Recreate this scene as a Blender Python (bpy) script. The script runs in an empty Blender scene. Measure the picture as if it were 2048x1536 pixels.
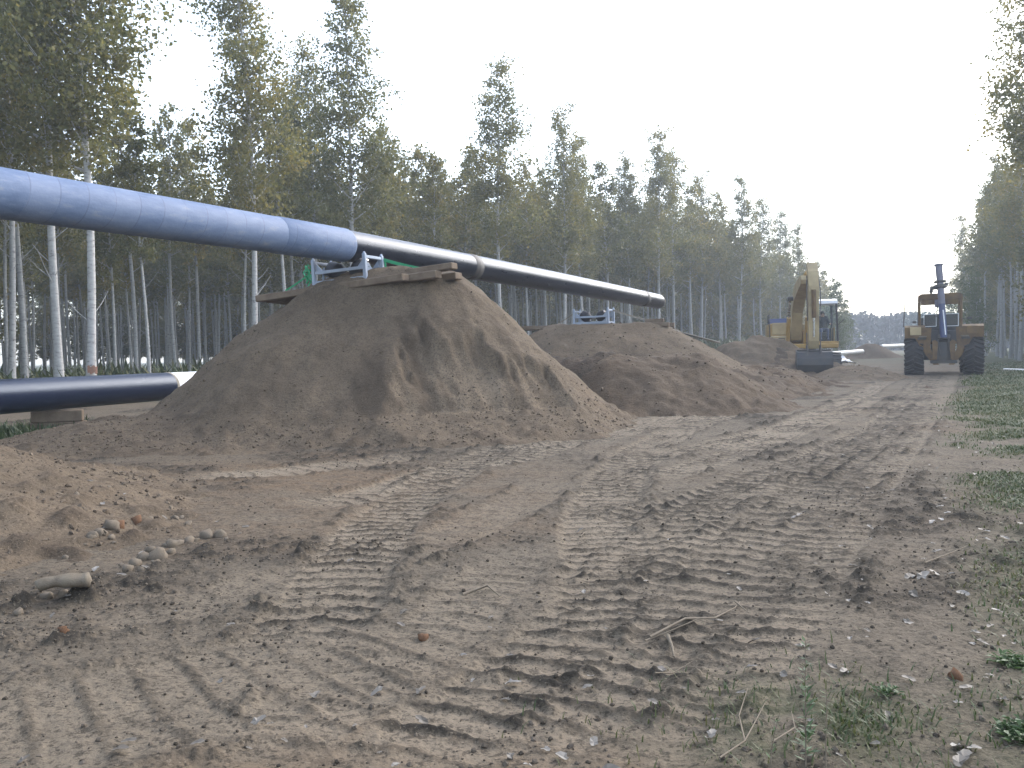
import bpy, math, random
import numpy as np
from mathutils import Vector, Matrix
random.seed(7); RNG = np.random.default_rng(7)
SC = bpy.context.scene; COL = SC.collection
R = math.radians

# ------------------------------------------------------------------ camera
HAZE = .0015
EYE = 1.15; FPX = 1774.0; ROLL = R(1.2); TILT = math.atan(62 / FPX)
cam_d = bpy.data.cameras.new('camera'); cam = bpy.data.objects.new('camera', cam_d); COL.objects.link(cam)
cam_d.sensor_width = 36; cam_d.lens = 36 * FPX / 2048; cam_d.clip_end = 3000; cam_d.clip_start = .05
_f = Vector((0, math.cos(TILT), -math.sin(TILT)))
_u0 = Vector((0, math.sin(TILT), math.cos(TILT))); _r0 = Vector((1, 0, 0))
_r = _r0 * math.cos(ROLL) - _u0 * math.sin(ROLL); _u = _u0 * math.cos(ROLL) + _r0 * math.sin(ROLL)
cam.matrix_world = Matrix(((_r.x, _u.x, -_f.x, 0), (_r.y, _u.y, -_f.y, 0), (_r.z, _u.z, -_f.z, EYE), (0, 0, 0, 1)))
SC.camera = cam

# ------------------------------------------------------------------ sky, sun, exposure
SUN_AZ = R(50); SUN_EL = R(34)          # azimuth clockwise from +Y (to the right of the view)
W = bpy.data.worlds.new('World'); SC.world = W; W.use_nodes = True
wn = W.node_tree.nodes; wl = W.node_tree.links
sky = wn.new('ShaderNodeTexSky'); sky.sky_type = 'NISHITA'; sky.sun_disc = False
sky.sun_elevation = SUN_EL; sky.sun_rotation = SUN_AZ; sky.air_density = 1.0; sky.dust_density = 1.5; sky.ozone_density = 1.2
hs = wn.new('ShaderNodeHueSaturation'); hs.inputs['Saturation'].default_value = .62
wl.new(sky.outputs[0], hs.inputs['Color']); wl.new(hs.outputs[0], wn['Background'].inputs['Color'])
wn['Background'].inputs['Strength'].default_value = .15
sd = bpy.data.lights.new('sun', 'SUN'); sd.energy = .75; sd.angle = R(50); sd.color = (1, .96, .91)
so = bpy.data.objects.new('sun', sd); COL.objects.link(so)
_sdir = Vector((math.sin(SUN_AZ) * math.cos(SUN_EL), math.cos(SUN_AZ) * math.cos(SUN_EL), math.sin(SUN_EL)))
so.rotation_euler = (-_sdir).to_track_quat('-Z', 'Y').to_euler()
SC.view_settings.view_transform = 'Standard'; SC.view_settings.look = 'None'
SC.view_settings.exposure = 1.98; SC.view_settings.gamma = 1
SC.cycles.max_bounces = 6; SC.cycles.transparent_max_bounces = 12; SC.cycles.volume_bounces = 0
SC.cycles.use_denoising = True
try: SC.cycles.filter_width = 1.5
except Exception: pass

# ------------------------------------------------------------------ small helpers
def ray(px, py):
    return (_f + _r * ((px - 1024) / FPX) + _u * ((768 - py) / FPX))
def P(px, py, Y):
    d = ray(px, py); return Vector((0, 0, EYE)) + d * (Y / d.y)
def G(px, py, z=0.0):
    d = ray(px, py); t = (z - EYE) / d.z; return Vector((0, 0, EYE)) + d * t

def _hash(ix, iy, s):
    n = (ix * 374761393 + iy * 668265263 + s * 144269504) & 0xffffffff
    n = ((n ^ (n >> 13)) * 1274126177) & 0xffffffff
    return ((n ^ (n >> 16)) & 0xffff) / 65535.0
def noise(x, y, s=0):
    x = np.asarray(x, float); y = np.asarray(y, float)
    ix = np.floor(x).astype(np.int64); iy = np.floor(y).astype(np.int64)
    fx = x - ix; fy = y - iy; fx = fx * fx * fx * (fx * (fx * 6 - 15) + 10); fy = fy * fy * fy * (fy * (fy * 6 - 15) + 10)
    a = _hash(ix, iy, s); b = _hash(ix + 1, iy, s); c = _hash(ix, iy + 1, s); d = _hash(ix + 1, iy + 1, s)
    return (a + (b - a) * fx) * (1 - fy) + (c + (d - c) * fx) * fy
def fbm(x, y, s=0, o=4):          # about -1..1
    x = np.asarray(x, float); y = np.asarray(y, float)
    v = 0; a = .5; x0, y0 = x, y
    for k in range(o):
        v = v + a * (noise(x0, y0, s + k * 17) * 2 - 1)
        x0, y0 = x0 * 1.9 + y0 * .55 + 3.1, y0 * 1.9 - x0 * .55 + 1.7; a *= .52
    return v
def sstep(a, b, v):
    t = np.clip((v - a) / (b - a), 0, 1); return t * t * (3 - 2 * t)
def smin(a, b, k):
    h = np.clip(.5 + .5 * (b - a) / k, 0, 1); return b * (1 - h) + a * h - k * h * (1 - h)
def smax(a, b, k): return -smin(-a, -b, k)

def link(name, me, mat=None, parent=None):
    o = bpy.data.objects.new(name, me); COL.objects.link(o)
    if mat is not None and me is not None:
        for m in (mat if isinstance(mat, (list, tuple)) else [mat]): me.materials.append(m)
    if parent is not None: o.parent = parent
    return o
def tag(o, label=None, cat=None, group=None, kind=None):
    if label: o['label'] = label
    if cat: o['category'] = cat
    if group: o['group'] = group
    if kind: o['kind'] = kind
    return o
def empty(name, loc=(0, 0, 0), rz=0, rot=None):
    o = bpy.data.objects.new(name, None); COL.objects.link(o); o.location = loc
    o.rotation_euler = rot if rot else (0, 0, rz); o.empty_display_size = .2; return o
def np_mesh(name, V, F, smooth=True, attrs=None, mats=None):
    V = np.asarray(V, np.float32); F = np.asarray(F, np.int32); k = F.shape[1]
    me = bpy.data.meshes.new(name)
    me.vertices.add(len(V)); me.vertices.foreach_set('co', V.ravel())
    me.loops.add(F.size); me.loops.foreach_set('vertex_index', F.ravel())
    me.polygons.add(len(F)); me.polygons.foreach_set('loop_start', np.arange(0, F.size, k, dtype=np.int32))
    try: me.polygons.foreach_set('loop_total', np.full(len(F), k, np.int32))
    except Exception: pass
    if mats is not None: me.polygons.foreach_set('material_index', np.asarray(mats, np.int32))
    me.polygons.foreach_set('use_smooth', np.full(len(F), smooth, bool))
    for n, v in (attrs or {}).items():
        a = me.attributes.new(n, 'FLOAT', 'POINT'); a.data.foreach_set('value', np.asarray(v, np.float32))
    me.update(calc_edges=True); me.validate(); return me

class MB:
    """collects boxes, tubes, prisms and turned shapes for ONE part"""
    def __init__(s): s.v = []; s.f = []; s.sm = []
    def add(s, vs, fs, smooth=False, M=None):
        b = len(s.v)
        for v in vs:
            v = Vector(v); s.v.append(tuple(M @ v if M is not None else v))
        for f in fs: s.f.append([b + i for i in f]); s.sm.append(smooth)
        return s
    def box(s, c, d, rot=(0, 0, 0), bev=.012):
        from mathutils import Euler
        hx, hy, hz = d[0] / 2, d[1] / 2, d[2] / 2; b = min(bev, .3 * min(d))
        M = Matrix.Translation(c) @ Euler(rot).to_matrix().to_4x4()
        vs = []; fs = []; idx = {}
        for sx in (-1, 1):
            for sy in (-1, 1):
                for sz in (-1, 1):
                    for ax in range(3):
                        p = [sx * hx, sy * hy, sz * hz]
                        for a2 in range(3):
                            if a2 != ax: p[a2] -= (sx, sy, sz)[a2] * b
                        idx[(sx, sy, sz, ax)] = len(vs); vs.append(p)
        I = lambda a, c_, ax: idx[(a[0], a[1], a[2], ax)]
        sg = (-1, 1)
        for ax in range(3):
            o1, o2 = [k for k in range(3) if k != ax]
            for sa in sg:
                q = []
                for (u, w) in ((-1, -1), (1, -1), (1, 1), (-1, 1)):
                    k = [0, 0, 0]; k[ax] = sa; k[o1] = u; k[o2] = w; q.append(I(k, 0, ax))
                fl = (sa > 0) ^ (ax == 1)
                fs.append(q if fl else q[::-1])
        for ax in range(3):           # edges along ax
            o1, o2 = [k for k in range(3) if k != ax]
            for u in sg:
                for w in sg:
                    q = []
                    for (t, face) in ((-1, o1), (1, o1), (1, o2), (-1, o2)):
                        k = [0, 0, 0]; k[ax] = t; k[o1] = u; k[o2] = w; q.append(I(k, 0, face))
                    fs.append(q)
        for sx in sg:
            for sy in sg:
                for sz in sg: fs.append([idx[(sx, sy, sz, a)] for a in range(3)])
        return s.add(vs, fs, False, M)
    def tube(s, pts, r, n=10, cap=True, smooth=True):
        pts = [Vector(p) for p in pts]; rs = r if isinstance(r, (list, tuple)) else [r] * len(pts)
        vs = []; fs = []; prev = None
        for i, p in enumerate(pts):
            t = (pts[min(i + 1, len(pts) - 1)] - pts[max(i - 1, 0)]).normalized()
            if prev is None:
                a = Vector((0, 0, 1)) if abs(t.z) < .9 else Vector((1, 0, 0)); u = t.cross(a).normalized()
            else: u = (prev - t * prev.dot(t)).normalized()
            prev = u; w = t.cross(u)
            for k in range(n):
                an = 2 * math.pi * k / n; vs.append(p + (u * math.cos(an) + w * math.sin(an)) * rs[i])
        for i in range(len(pts) - 1):
            for k in range(n):
                a = i * n + k; b = i * n + (k + 1) % n; fs.append([a, b, b + n, a + n])
        s.add(vs, fs, smooth)
        if cap:
            s.add(vs[:n], [list(range(n))[::-1]]); s.add(vs[-n:], [list(range(n))])
        return s
    def lathe(s, prof, n=24, M=None, smooth=True):      # prof (r, x) turned about local X
        vs = []; fs = []
        for (r, x) in prof:
            for k in range(n):
                a = 2 * math.pi * k / n; vs.append((x, r * math.cos(a), r * math.sin(a)))
        for i in range(len(prof) - 1):
            for k in range(n):
                a = i * n + k; b = i * n + (k + 1) % n; fs.append([a, b, b + n, a + n])
        return s.add(vs, fs, smooth, M)
    def prism(s, prof, x0, x1, M=None):                 # profile in (y,z), extruded along X
        n = len(prof)
        vs = [(x0, y, z) for y, z in prof] + [(x1, y, z) for y, z in prof]
        fs = [list(range(n))[::-1], list(range(n, 2 * n))] + [[i, (i + 1) % n, (i + 1) % n + n, i + n] for i in range(n)]
        return s.add(vs, fs, False, M)
    def ribbon(s, pts, w, th=.004, up=Vector((0, 0, 1))):
        pts = [Vector(p) for p in pts]; vs = []; fs = []
        for i, p in enumerate(pts):
            t = (pts[min(i + 1, len(pts) - 1)] - pts[max(i - 1, 0)]).normalized()
            a = t.cross(Vector((.35, .93, .1))).normalized(); b = t.cross(a)
            for (q, r_) in ((-1, -1), (1, -1), (1, 1), (-1, 1)): vs.append(p + a * q * w / 2 + b * r_ * th / 2)
        for i in range(len(pts) - 1):
            for k in range(4): fs.append([i * 4 + k, i * 4 + (k + 1) % 4, i * 4 + 4 + (k + 1) % 4, i * 4 + 4 + k])
        fs += [[3, 2, 1, 0], [len(vs) - 4 + k for k in range(4)]]
        return s.add(vs, fs)
    def mesh(s, name):
        me = bpy.data.meshes.new(name); me.from_pydata(s.v, [], s.f)
        me.polygons.foreach_set('use_smooth', s.sm)
        import bmesh
        bm = bmesh.new(); bm.from_mesh(me); bmesh.ops.recalc_face_normals(bm, faces=bm.faces[:]); bm.to_mesh(me); bm.free()
        me.update(); return me
    def build(s, name, mat, parent=None): return link(name, s.mesh(name), mat, parent)

# ------------------------------------------------------------------ materials
def newmat(name):
    m = bpy.data.materials.new(name); m.use_nodes = True; nt = m.node_tree
    return m, nt, nt.nodes, nt.links, nt.nodes['Principled BSDF']
def N(nodes, typ, **kw):
    n = nodes.new(typ)
    for k, v in kw.items():
        if k in n.inputs: n.inputs[k].default_value = v
        else: setattr(n, k, v)
    return n
def ramp(nodes, stops):
    r = nodes.new('ShaderNodeValToRGB'); e = r.color_ramp.elements
    while len(e) < len(stops): e.new(.5)
    for q, (p, c) in zip(e, stops):
        q.position = p; q.color = (c[0], c[1], c[2], 1) if not isinstance(c, (int, float)) else (c, c, c, 1)
    return r
def mixc(nt, fac, a, b):
    m = nt.nodes.new('ShaderNodeMix'); m.data_type = 'RGBA'
    for sock, v in ((m.inputs[0], fac), (m.inputs[6], a), (m.inputs[7], b)):
        if hasattr(v, 'default_value') and hasattr(v, 'is_output'): nt.links.new(v, sock)
        elif isinstance(v, (int, float)): sock.default_value = v
        else: sock.default_value = (*v, 1)
    return m.outputs[2]
def paint(name, col, rough=.5, metal=0., dirt=(.12, .095, .07), amount=.45, scale=2.5, bump=.15, spec=.4):
    m, nt, nd, ln, b = newmat(name)
    tc = nd.new('ShaderNodeTexCoord'); n1 = N(nd, 'ShaderNodeTexNoise', Scale=scale, Detail=8.0, Roughness=.65)
    ln.new(tc.outputs['Object'], n1.inputs['Vector'])
    r1 = ramp(nd, [(.38, 0.), (.72, 1.)]); ln.new(n1.outputs[0], r1.inputs[0])
    mul = N(nd, 'ShaderNodeMath', operation='MULTIPLY'); ln.new(r1.outputs[0], mul.inputs[0]); mul.inputs[1].default_value = amount
    ln.new(mixc(nt, mul.outputs[0], col, dirt), b.inputs['Base Color'])
    rr = N(nd, 'ShaderNodeMapRange'); ln.new(n1.outputs[0], rr.inputs[0]); rr.inputs[3].default_value = rough - .1; rr.inputs[4].default_value = min(1, rough + .25)
    ln.new(rr.outputs[0], b.inputs['Roughness']); b.inputs['Metallic'].default_value = metal
    b.inputs['Specular IOR Level'].default_value = spec
    if bump:
        n2 = N(nd, 'ShaderNodeTexNoise', Scale=scale * 14, Detail=4.0); ln.new(tc.outputs['Object'], n2.inputs['Vector'])
        bp = N(nd, 'ShaderNodeBump', Strength=bump, Distance=.01); ln.new(n2.outputs[0], bp.inputs['Height']); ln.new(bp.outputs[0], b.inputs['Normal'])
    return m

def soil_material(name, pale, dark, warm, green=True, bumpd=.012):
    m, nt, nd, ln, b = newmat(name)
    tc = nd.new('ShaderNodeTexCoord'); co = tc.outputs['Object']
    def nz(scale, det=6.0, ro=.6):
        n = N(nd, 'ShaderNodeTexNoise', Scale=scale, Detail=det, Roughness=ro); ln.new(co, n.inputs['Vector']); return n.outputs[0]
    def rm(v, a, c, x=0., y=1.):
        q = N(nd, 'ShaderNodeMapRange'); ln.new(v, q.inputs[0]); q.inputs[1].default_value = a; q.inputs[2].default_value = c
        q.inputs[3].default_value = x; q.inputs[4].default_value = y; return q.outputs[0]
    def mth(op, a, c):
        q = N(nd, 'ShaderNodeMath', operation=op)
        for i, v in enumerate((a, c)):
            if isinstance(v, (int, float)): q.inputs[i].default_value = v
            else: ln.new(v, q.inputs[i])
        q.use_clamp = True; return q.outputs[0]
    am = N(nd, 'ShaderNodeAttribute', attribute_name='moist_relief').outputs['Fac']
    aw = N(nd, 'ShaderNodeAttribute', attribute_name='warm').outputs['Fac']
    c = mixc(nt, rm(nz(1.3), .35, .7), pale, tuple(.78 * v for v in pale))
    c = mixc(nt, mth('MULTIPLY', rm(nz(.55, 5.), .5, .68), .3), c, warm)
    c = mixc(nt, mth('MULTIPLY', aw, rm(nz(7.), .3, .62, .25, 1.)), c, warm)
    c = mixc(nt, N(nd, 'ShaderNodeAttribute', attribute_name='pale').outputs['Fac'], c, tuple(1.5 * v for v in pale))
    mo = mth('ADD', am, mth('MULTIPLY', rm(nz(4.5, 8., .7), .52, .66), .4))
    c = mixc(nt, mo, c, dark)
    c = mixc(nt, mth('MULTIPLY', rm(nz(55., 3.), .54, .66), .7), c, tuple(.6 * v for v in dark))
    c = mixc(nt, mth('MULTIPLY', rm(nz(22., 6., .8), .52, .60), .7), c, dark)
    c = mixc(nt, mth('MULTIPLY', rm(nz(70., 2.), .62, .70), .6), c, tuple(min(1, 1.5 * v) for v in pale))
    if green:
        ag = N(nd, 'ShaderNodeAttribute', attribute_name='green').outputs['Fac']
        gc = mixc(nt, rm(nz(3.), .35, .65), (.035, .055, .022), (.07, .075, .035))
        c = mixc(nt, mth('MULTIPLY', ag, rm(nz(9., 6., .7), .22, .5)), c, gc)
    ln.new(c, b.inputs['Base Color']); b.inputs['Roughness'].default_value = .95; b.inputs['Specular IOR Level'].default_value = .12
    h = N(nd, 'ShaderNodeMath', operation='MULTIPLY_ADD'); ln.new(nz(38., 6., .7), h.inputs[0]); h.inputs[1].default_value = .6; ln.new(nz(14., 6., .65), h.inputs[2])
    bp = N(nd, 'ShaderNodeBump', Strength=.9, Distance=bumpd); ln.new(h.outputs[0], bp.inputs['Height']); ln.new(bp.outputs[0], b.inputs['Normal'])
    return m

M = {}
M['soil'] = soil_material('soil', (.140, .114, .084), (.032, .027, .021), (.138, .096, .061), bumpd=.016)
M['sand'] = soil_material('mound_sand', (.142, .109, .076), (.064, .048, .034), (.148, .107, .07), green=False, bumpd=.02)
M['brownsand'] = soil_material('brown_sand', (.115, .086, .060), (.058, .043, .031), (.125, .086, .053), green=False, bumpd=.02)
M['darksoil'] = soil_material('dark_soil', (.085, .067, .05), (.03, .025, .02), (.10, .068, .045), green=False, bumpd=.03)
M['yellow'] = paint('yellow_paint', (.38, .235, .06), .45, amount=.4)
M['cream'] = paint('cream_paint', (.40, .31, .165), .5, amount=.45)
M['rust'] = paint('worn_orange_paint', (.15, .088, .03), .65, amount=1.0, dirt=(.07, .045, .03), scale=4)
M['steel'] = paint('dark_steel', (.06, .06, .062), .5, .3, amount=.6)
M['bucket'] = paint('bucket_steel', (.045, .046, .05), .5, .3, amount=.4)
M['chrome'] = paint('rod_chrome', (.6, .6, .6), .2, 1., amount=.1)
M['rubber'] = paint('tyre_rubber', (.022, .022, .025), .75, amount=.55, dirt=(.07, .058, .046), scale=5)
M['roller'] = paint('roller_rubber', (.014, .015, .022), .5, amount=.25)
M['greyblue'] = paint('grey_blue_paint', (.30, .35, .43), .45, amount=.25)
M['blue'] = paint('blue_paint', (.04, .06, .15), .4, amount=.3)
M['mast'] = paint('mast_paint', (.15, .15, .20), .45, amount=.4)
M['white'] = paint('white_paint', (.75, .76, .78), .4, amount=.15)
M['timber'] = paint('rough_timber', (.19, .145, .105), .85, amount=.7, dirt=(.085, .062, .045), scale=6, bump=.5, spec=.1)
M['stone'] = paint('cobble_stone', (.165, .135, .102), .85, amount=.6, dirt=(.10, .08, .06), scale=9, bump=.35, spec=.15)
M['redstone'] = paint('rust_stone', (.15, .085, .05), .9, amount=.6, dirt=(.11, .06, .04), scale=12, bump=.5, spec=.1)
M['drywood'] = paint('dry_wood', (.19, .16, .122), .85, amount=.8, dirt=(.095, .076, .057), scale=14, bump=.5, spec=.1)
M['twig'] = paint('twig_bark', (.20, .165, .125), .9, amount=.6, scale=20, bump=0, spec=.1)
M['strap'] = paint('green_webbing', (.03, .32, .14), .6, amount=.1)
M['rope'] = paint('pale_strap', (.30, .27, .22), .8, amount=.3)
M['cloth'] = paint('dark_cloth', (.025, .026, .034), .9, amount=.1)
M['skin'] = paint('skin', (.40, .24, .17), .6, amount=.1)
M['hair'] = paint('hair', (.03, .022, .016), .7, amount=.1)
M['plastic'] = paint('white_plastic', (.72, .74, .78), .35, amount=.15)
M['interior'] = paint('cab_interior', (.035, .036, .04), .7, amount=.2)
M['lamp'] = paint('lamp_glass', (.75, .73, .62), .2, amount=.15)

def wrap_material():
    m, nt, nd, ln, b = newmat('wrapped_coating')
    tc = nd.new('ShaderNodeTexCoord'); sp = nd.new('ShaderNodeSeparateXYZ'); ln.new(tc.outputs['Object'], sp.inputs[0])
    at = N(nd, 'ShaderNodeMath', operation='ARCTAN2'); ln.new(sp.outputs[0], at.inputs[0]); ln.new(sp.outputs[2], at.inputs[1])
    a1 = N(nd, 'ShaderNodeMath', operation='MULTIPLY_ADD'); ln.new(at.outputs[0], a1.inputs[0]); a1.inputs[1].default_value = .35 / (2 * math.pi); ln.new(sp.outputs[1], a1.inputs[2])
    dv = N(nd, 'ShaderNodeMath', operation='DIVIDE'); ln.new(a1.outputs[0], dv.inputs[0]); dv.inputs[1].default_value = .35
    fr = N(nd, 'ShaderNodeMath', operation='FRACT'); ln.new(dv.outputs[0], fr.inputs[0])
    seam = ramp(nd, [(0., 0.), (.06, 1.)]); ln.new(fr.outputs[0], seam.inputs[0])
    mp = N(nd, 'ShaderNodeMapping'); mp.inputs['Scale'].default_value = (3, .8, 3); ln.new(tc.outputs['Object'], mp.inputs[0])
    nz = N(nd, 'ShaderNodeTexNoise', Scale=4., Detail=8., Roughness=.7); ln.new(mp.outputs[0], nz.inputs[0])
    r1 = ramp(nd, [(.35, (.085, .125, .215)), (.56, (.12, .165, .265)), (.76, (.225, .24, .27))]); ln.new(nz.outputs[0], r1.inputs[0])
    flo = N(nd, 'ShaderNodeMath', operation='FLOOR'); ln.new(dv.outputs[0], flo.inputs[0]); wnz = nd.new('ShaderNodeTexWhiteNoise'); wnz.noise_dimensions = '1D'; ln.new(flo.outputs[0], wnz.inputs['W'])
    n3 = N(nd, 'ShaderNodeTexNoise', Scale=2.2, Detail=3.); ln.new(tc.outputs['Object'], n3.inputs[0]); r3 = ramp(nd, [(.42, 0.), (.6, 1.)]); ln.new(n3.outputs[0], r3.inputs[0])
    sm_ = N(nd, 'ShaderNodeMath', operation='MAXIMUM'); ln.new(seam.outputs[0], sm_.inputs[0]); ln.new(r3.outputs[0], sm_.inputs[1])
    tone = N(nd, 'ShaderNodeMath', operation='MULTIPLY'); ln.new(wnz.outputs['Value'], tone.inputs[0]); tone.inputs[1].default_value = .2
    base_ = mixc(nt, tone.outputs[0], r1.outputs[0], (.23, .27, .36))
    ln.new(mixc(nt, sm_.outputs[0], (.075, .10, .17), base_), b.inputs['Base Color'])
    b.inputs['Roughness'].default_value = .6; b.inputs['Specular IOR Level'].default_value = .25
    ad = N(nd, 'ShaderNodeMath', operation='MULTIPLY_ADD'); ln.new(fr.outputs[0], ad.inputs[0]); ad.inputs[1].default_value = .8
    n2 = N(nd, 'ShaderNodeTexNoise', Scale=30., Detail=4.); ln.new(tc.outputs['Object'], n2.inputs[0]); ln.new(n2.outputs[0], ad.inputs[2])
    bp = N(nd, 'ShaderNodeBump', Strength=.35, Distance=.006); ln.new(ad.outputs[0], bp.inputs['Height']); ln.new(bp.outputs[0], b.inputs['Normal'])
    return m
def blackpipe_material(name, base, dust, rough):  # blue put into the base and dust colours stands for reflected sky
    m, nt, nd, ln, b = newmat(name)
    tc = nd.new('ShaderNodeTexCoord')
    mp = N(nd, 'ShaderNodeMapping'); mp.inputs['Scale'].default_value = (6, 1.2, 6); ln.new(tc.outputs['Object'], mp.inputs[0])
    nz = N(nd, 'ShaderNodeTexNoise', Scale=3., Detail=9., Roughness=.72); ln.new(mp.outputs[0], nz.inputs[0])
    r1 = ramp(nd, [(.52, 0.), (.8, 1.)]); ln.new(nz.outputs[0], r1.inputs[0])
    ln.new(mixc(nt, r1.outputs[0], base, dust), b.inputs['Base Color'])
    rr = N(nd, 'ShaderNodeMapRange'); ln.new(nz.outputs[0], rr.inputs[0]); rr.inputs[3].default_value = rough - .08; rr.inputs[4].default_value = rough + .22
    ln.new(rr.outputs[0], b.inputs['Roughness'])
    b.inputs['Specular IOR Level'].default_value = .3; b.inputs['Specular Tint'].default_value = (.66, .8, 1, 1)
    n2 = N(nd, 'ShaderNodeTexNoise', Scale=9., Detail=5.); ln.new(mp.outputs[0], n2.inputs[0])
    bp = N(nd, 'ShaderNodeBump', Strength=.12, Distance=.01); ln.new(n2.outputs[0], bp.inputs['Height']); ln.new(bp.outputs[0], b.inputs['Normal'])
    return m
M['wrap'] = wrap_material()
M['blackpipe'] = blackpipe_material('black_pipe', (.006, .008, .016), (.03, .033, .045), .24)
M['glosspipe'] = blackpipe_material('gloss_black_pipe', (.009, .014, .034), (.018, .025, .05), .25)

def bark_material():
    m, nt, nd, ln, b = newmat('poplar_bark')
    tc = nd.new('ShaderNodeTexCoord'); oi = nd.new('ShaderNodeObjectInfo')
    mp = N(nd, 'ShaderNodeMapping'); mp.inputs['Scale'].default_value = (5, 5, 14); ln.new(tc.outputs['Object'], mp.inputs[0])
    ad = N(nd, 'ShaderNodeVectorMath', operation='ADD'); ln.new(mp.outputs[0], ad.inputs[0]); ln.new(oi.outputs['Random'], ad.inputs[1])
    nz = N(nd, 'ShaderNodeTexNoise', Scale=1.2, Detail=7., Roughness=.7); ln.new(ad.outputs[0], nz.inputs[0])
    r1 = ramp(nd, [(.30, (.07, .065, .06)), (.43, (.33, .325, .315)), (.7, (.46, .455, .44))]); ln.new(nz.outputs[0], r1.inputs[0])
    ln.new(r1.outputs[0], b.inputs['Base Color']); b.inputs['Roughness'].default_value = .85; b.inputs['Specular IOR Level'].default_value = .15
    return m
def leaf_material(name, cols, trans=.45):
    m, nt, nd, ln, b = newmat(name)
    ge = nd.new('ShaderNodeNewGeometry'); oi = nd.new('ShaderNodeObjectInfo'); tc = nd.new('ShaderNodeTexCoord')
    nz = N(nd, 'ShaderNodeTexNoise', Scale=.55, Detail=3.); ln.new(tc.outputs['Object'], nz.inputs[0])
    s1 = N(nd, 'ShaderNodeMath', operation='MULTIPLY_ADD'); ln.new(ge.outputs['Random Per Island'], s1.inputs[0]); s1.inputs[1].default_value = .45
    s2 = N(nd, 'ShaderNodeMath', operation='MULTIPLY_ADD'); ln.new(oi.outputs['Random'], s2.inputs[0]); s2.inputs[1].default_value = .28; ln.new(nz.outputs[0], s2.inputs[2])
    s3 = N(nd, 'ShaderNodeMath', operation='SUBTRACT'); ln.new(s2.outputs[0], s3.inputs[0]); s3.inputs[1].default_value = .38
    ln.new(s3.outputs[0], s1.inputs[2])
    r1 = ramp(nd, cols); ln.new(s1.outputs[0], r1.inputs[0])
    ln.new(r1.outputs[0], b.inputs['Base Color']); b.inputs['Roughness'].default_value = .5; b.inputs['Specular IOR Level'].default_value = .35
    tr = nd.new('ShaderNodeBsdfTranslucent'); ln.new(r1.outputs[0], tr.inputs[0])
    mx = N(nd, 'ShaderNodeMixShader'); mx.inputs[0].default_value = trans
    ln.new(b.outputs[0], mx.inputs[1]); ln.new(tr.outputs[0], mx.inputs[2]); ln.new(mx.outputs[0], nd['Material Output'].inputs[0])
    return m
M['bark'] = bark_material()
M['leaf'] = leaf_material('poplar_leaf', [(.1, (.092, .105, .040)), (.42, (.150, .148, .052)), (.68, (.22, .19, .055)), (.9, (.30, .225, .055))], .5)
M['leaf2'] = leaf_material('young_leaf', [(.1, (.06, .085, .035)), (.5, (.10, .125, .045)), (.9, (.16, .16, .05))])
M['grass'] = leaf_material('grass_blade', [(.1, (.03, .05, .018)), (.5, (.055, .08, .028)), (.85, (.12, .115, .05))], .3)
M['weed'] = leaf_material('weed_leaf', [(.1, (.04, .075, .025)), (.6, (.08, .13, .045)), (.9, (.11, .15, .06))], .3)
M['deadleaf'] = leaf_material('dead_leaf', [(.1, (.09, .075, .058)), (.5, (.16, .14, .115)), (.9, (.32, .30, .27))], .15)
M['conifer'] = leaf_material('far_foliage', [(.1, (.012, .02, .02)), (.6, (.022, .03, .028)), (.9, (.032, .038, .03))], .1)
def glass_material():
    m, nt, nd, ln, b = newmat('cab_glass')
    t = nd.new('ShaderNodeBsdfTransparent'); t.inputs[0].default_value = (.86, .9, .9, 1)
    g = nd.new('ShaderNodeBsdfGlossy'); g.inputs['Roughness'].default_value = .03
    fr = N(nd, 'ShaderNodeFresnel', IOR=1.35); mx = nd.new('ShaderNodeMixShader')
    ln.new(fr.outputs[0], mx.inputs[0]); ln.new(t.outputs[0], mx.inputs[1]); ln.new(g.outputs[0], mx.inputs[2])
    ln.new(mx.outputs[0], nd['Material Output'].inputs[0]); return m
M['glass'] = glass_material()

# ------------------------------------------------------------------ ground
def px_path(lst): return [tuple(G(x, y)[:2]) for x, y in lst]
def curve(pts, step=.12):
    pts = [np.array(p, float) for p in pts]; pts = [2 * pts[0] - pts[1]] + pts + [2 * pts[-1] - pts[-2]]
    out = []
    for i in range(1, len(pts) - 2):
        p0, p1, p2, p3 = pts[i - 1:i + 3]; n = max(2, int(np.linalg.norm(p2 - p1) / max(step, .03 * np.linalg.norm(p1))))
        for k in range(n):
            t = k / n
            out.append(.5 * (2 * p1 + (p2 - p0) * t + (2 * p0 - 5 * p1 + 4 * p2 - p3) * t * t + (3 * p1 - p0 - 3 * p2 + p3) * t ** 3))
    out.append(pts[-2]); return np.array(out)
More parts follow.
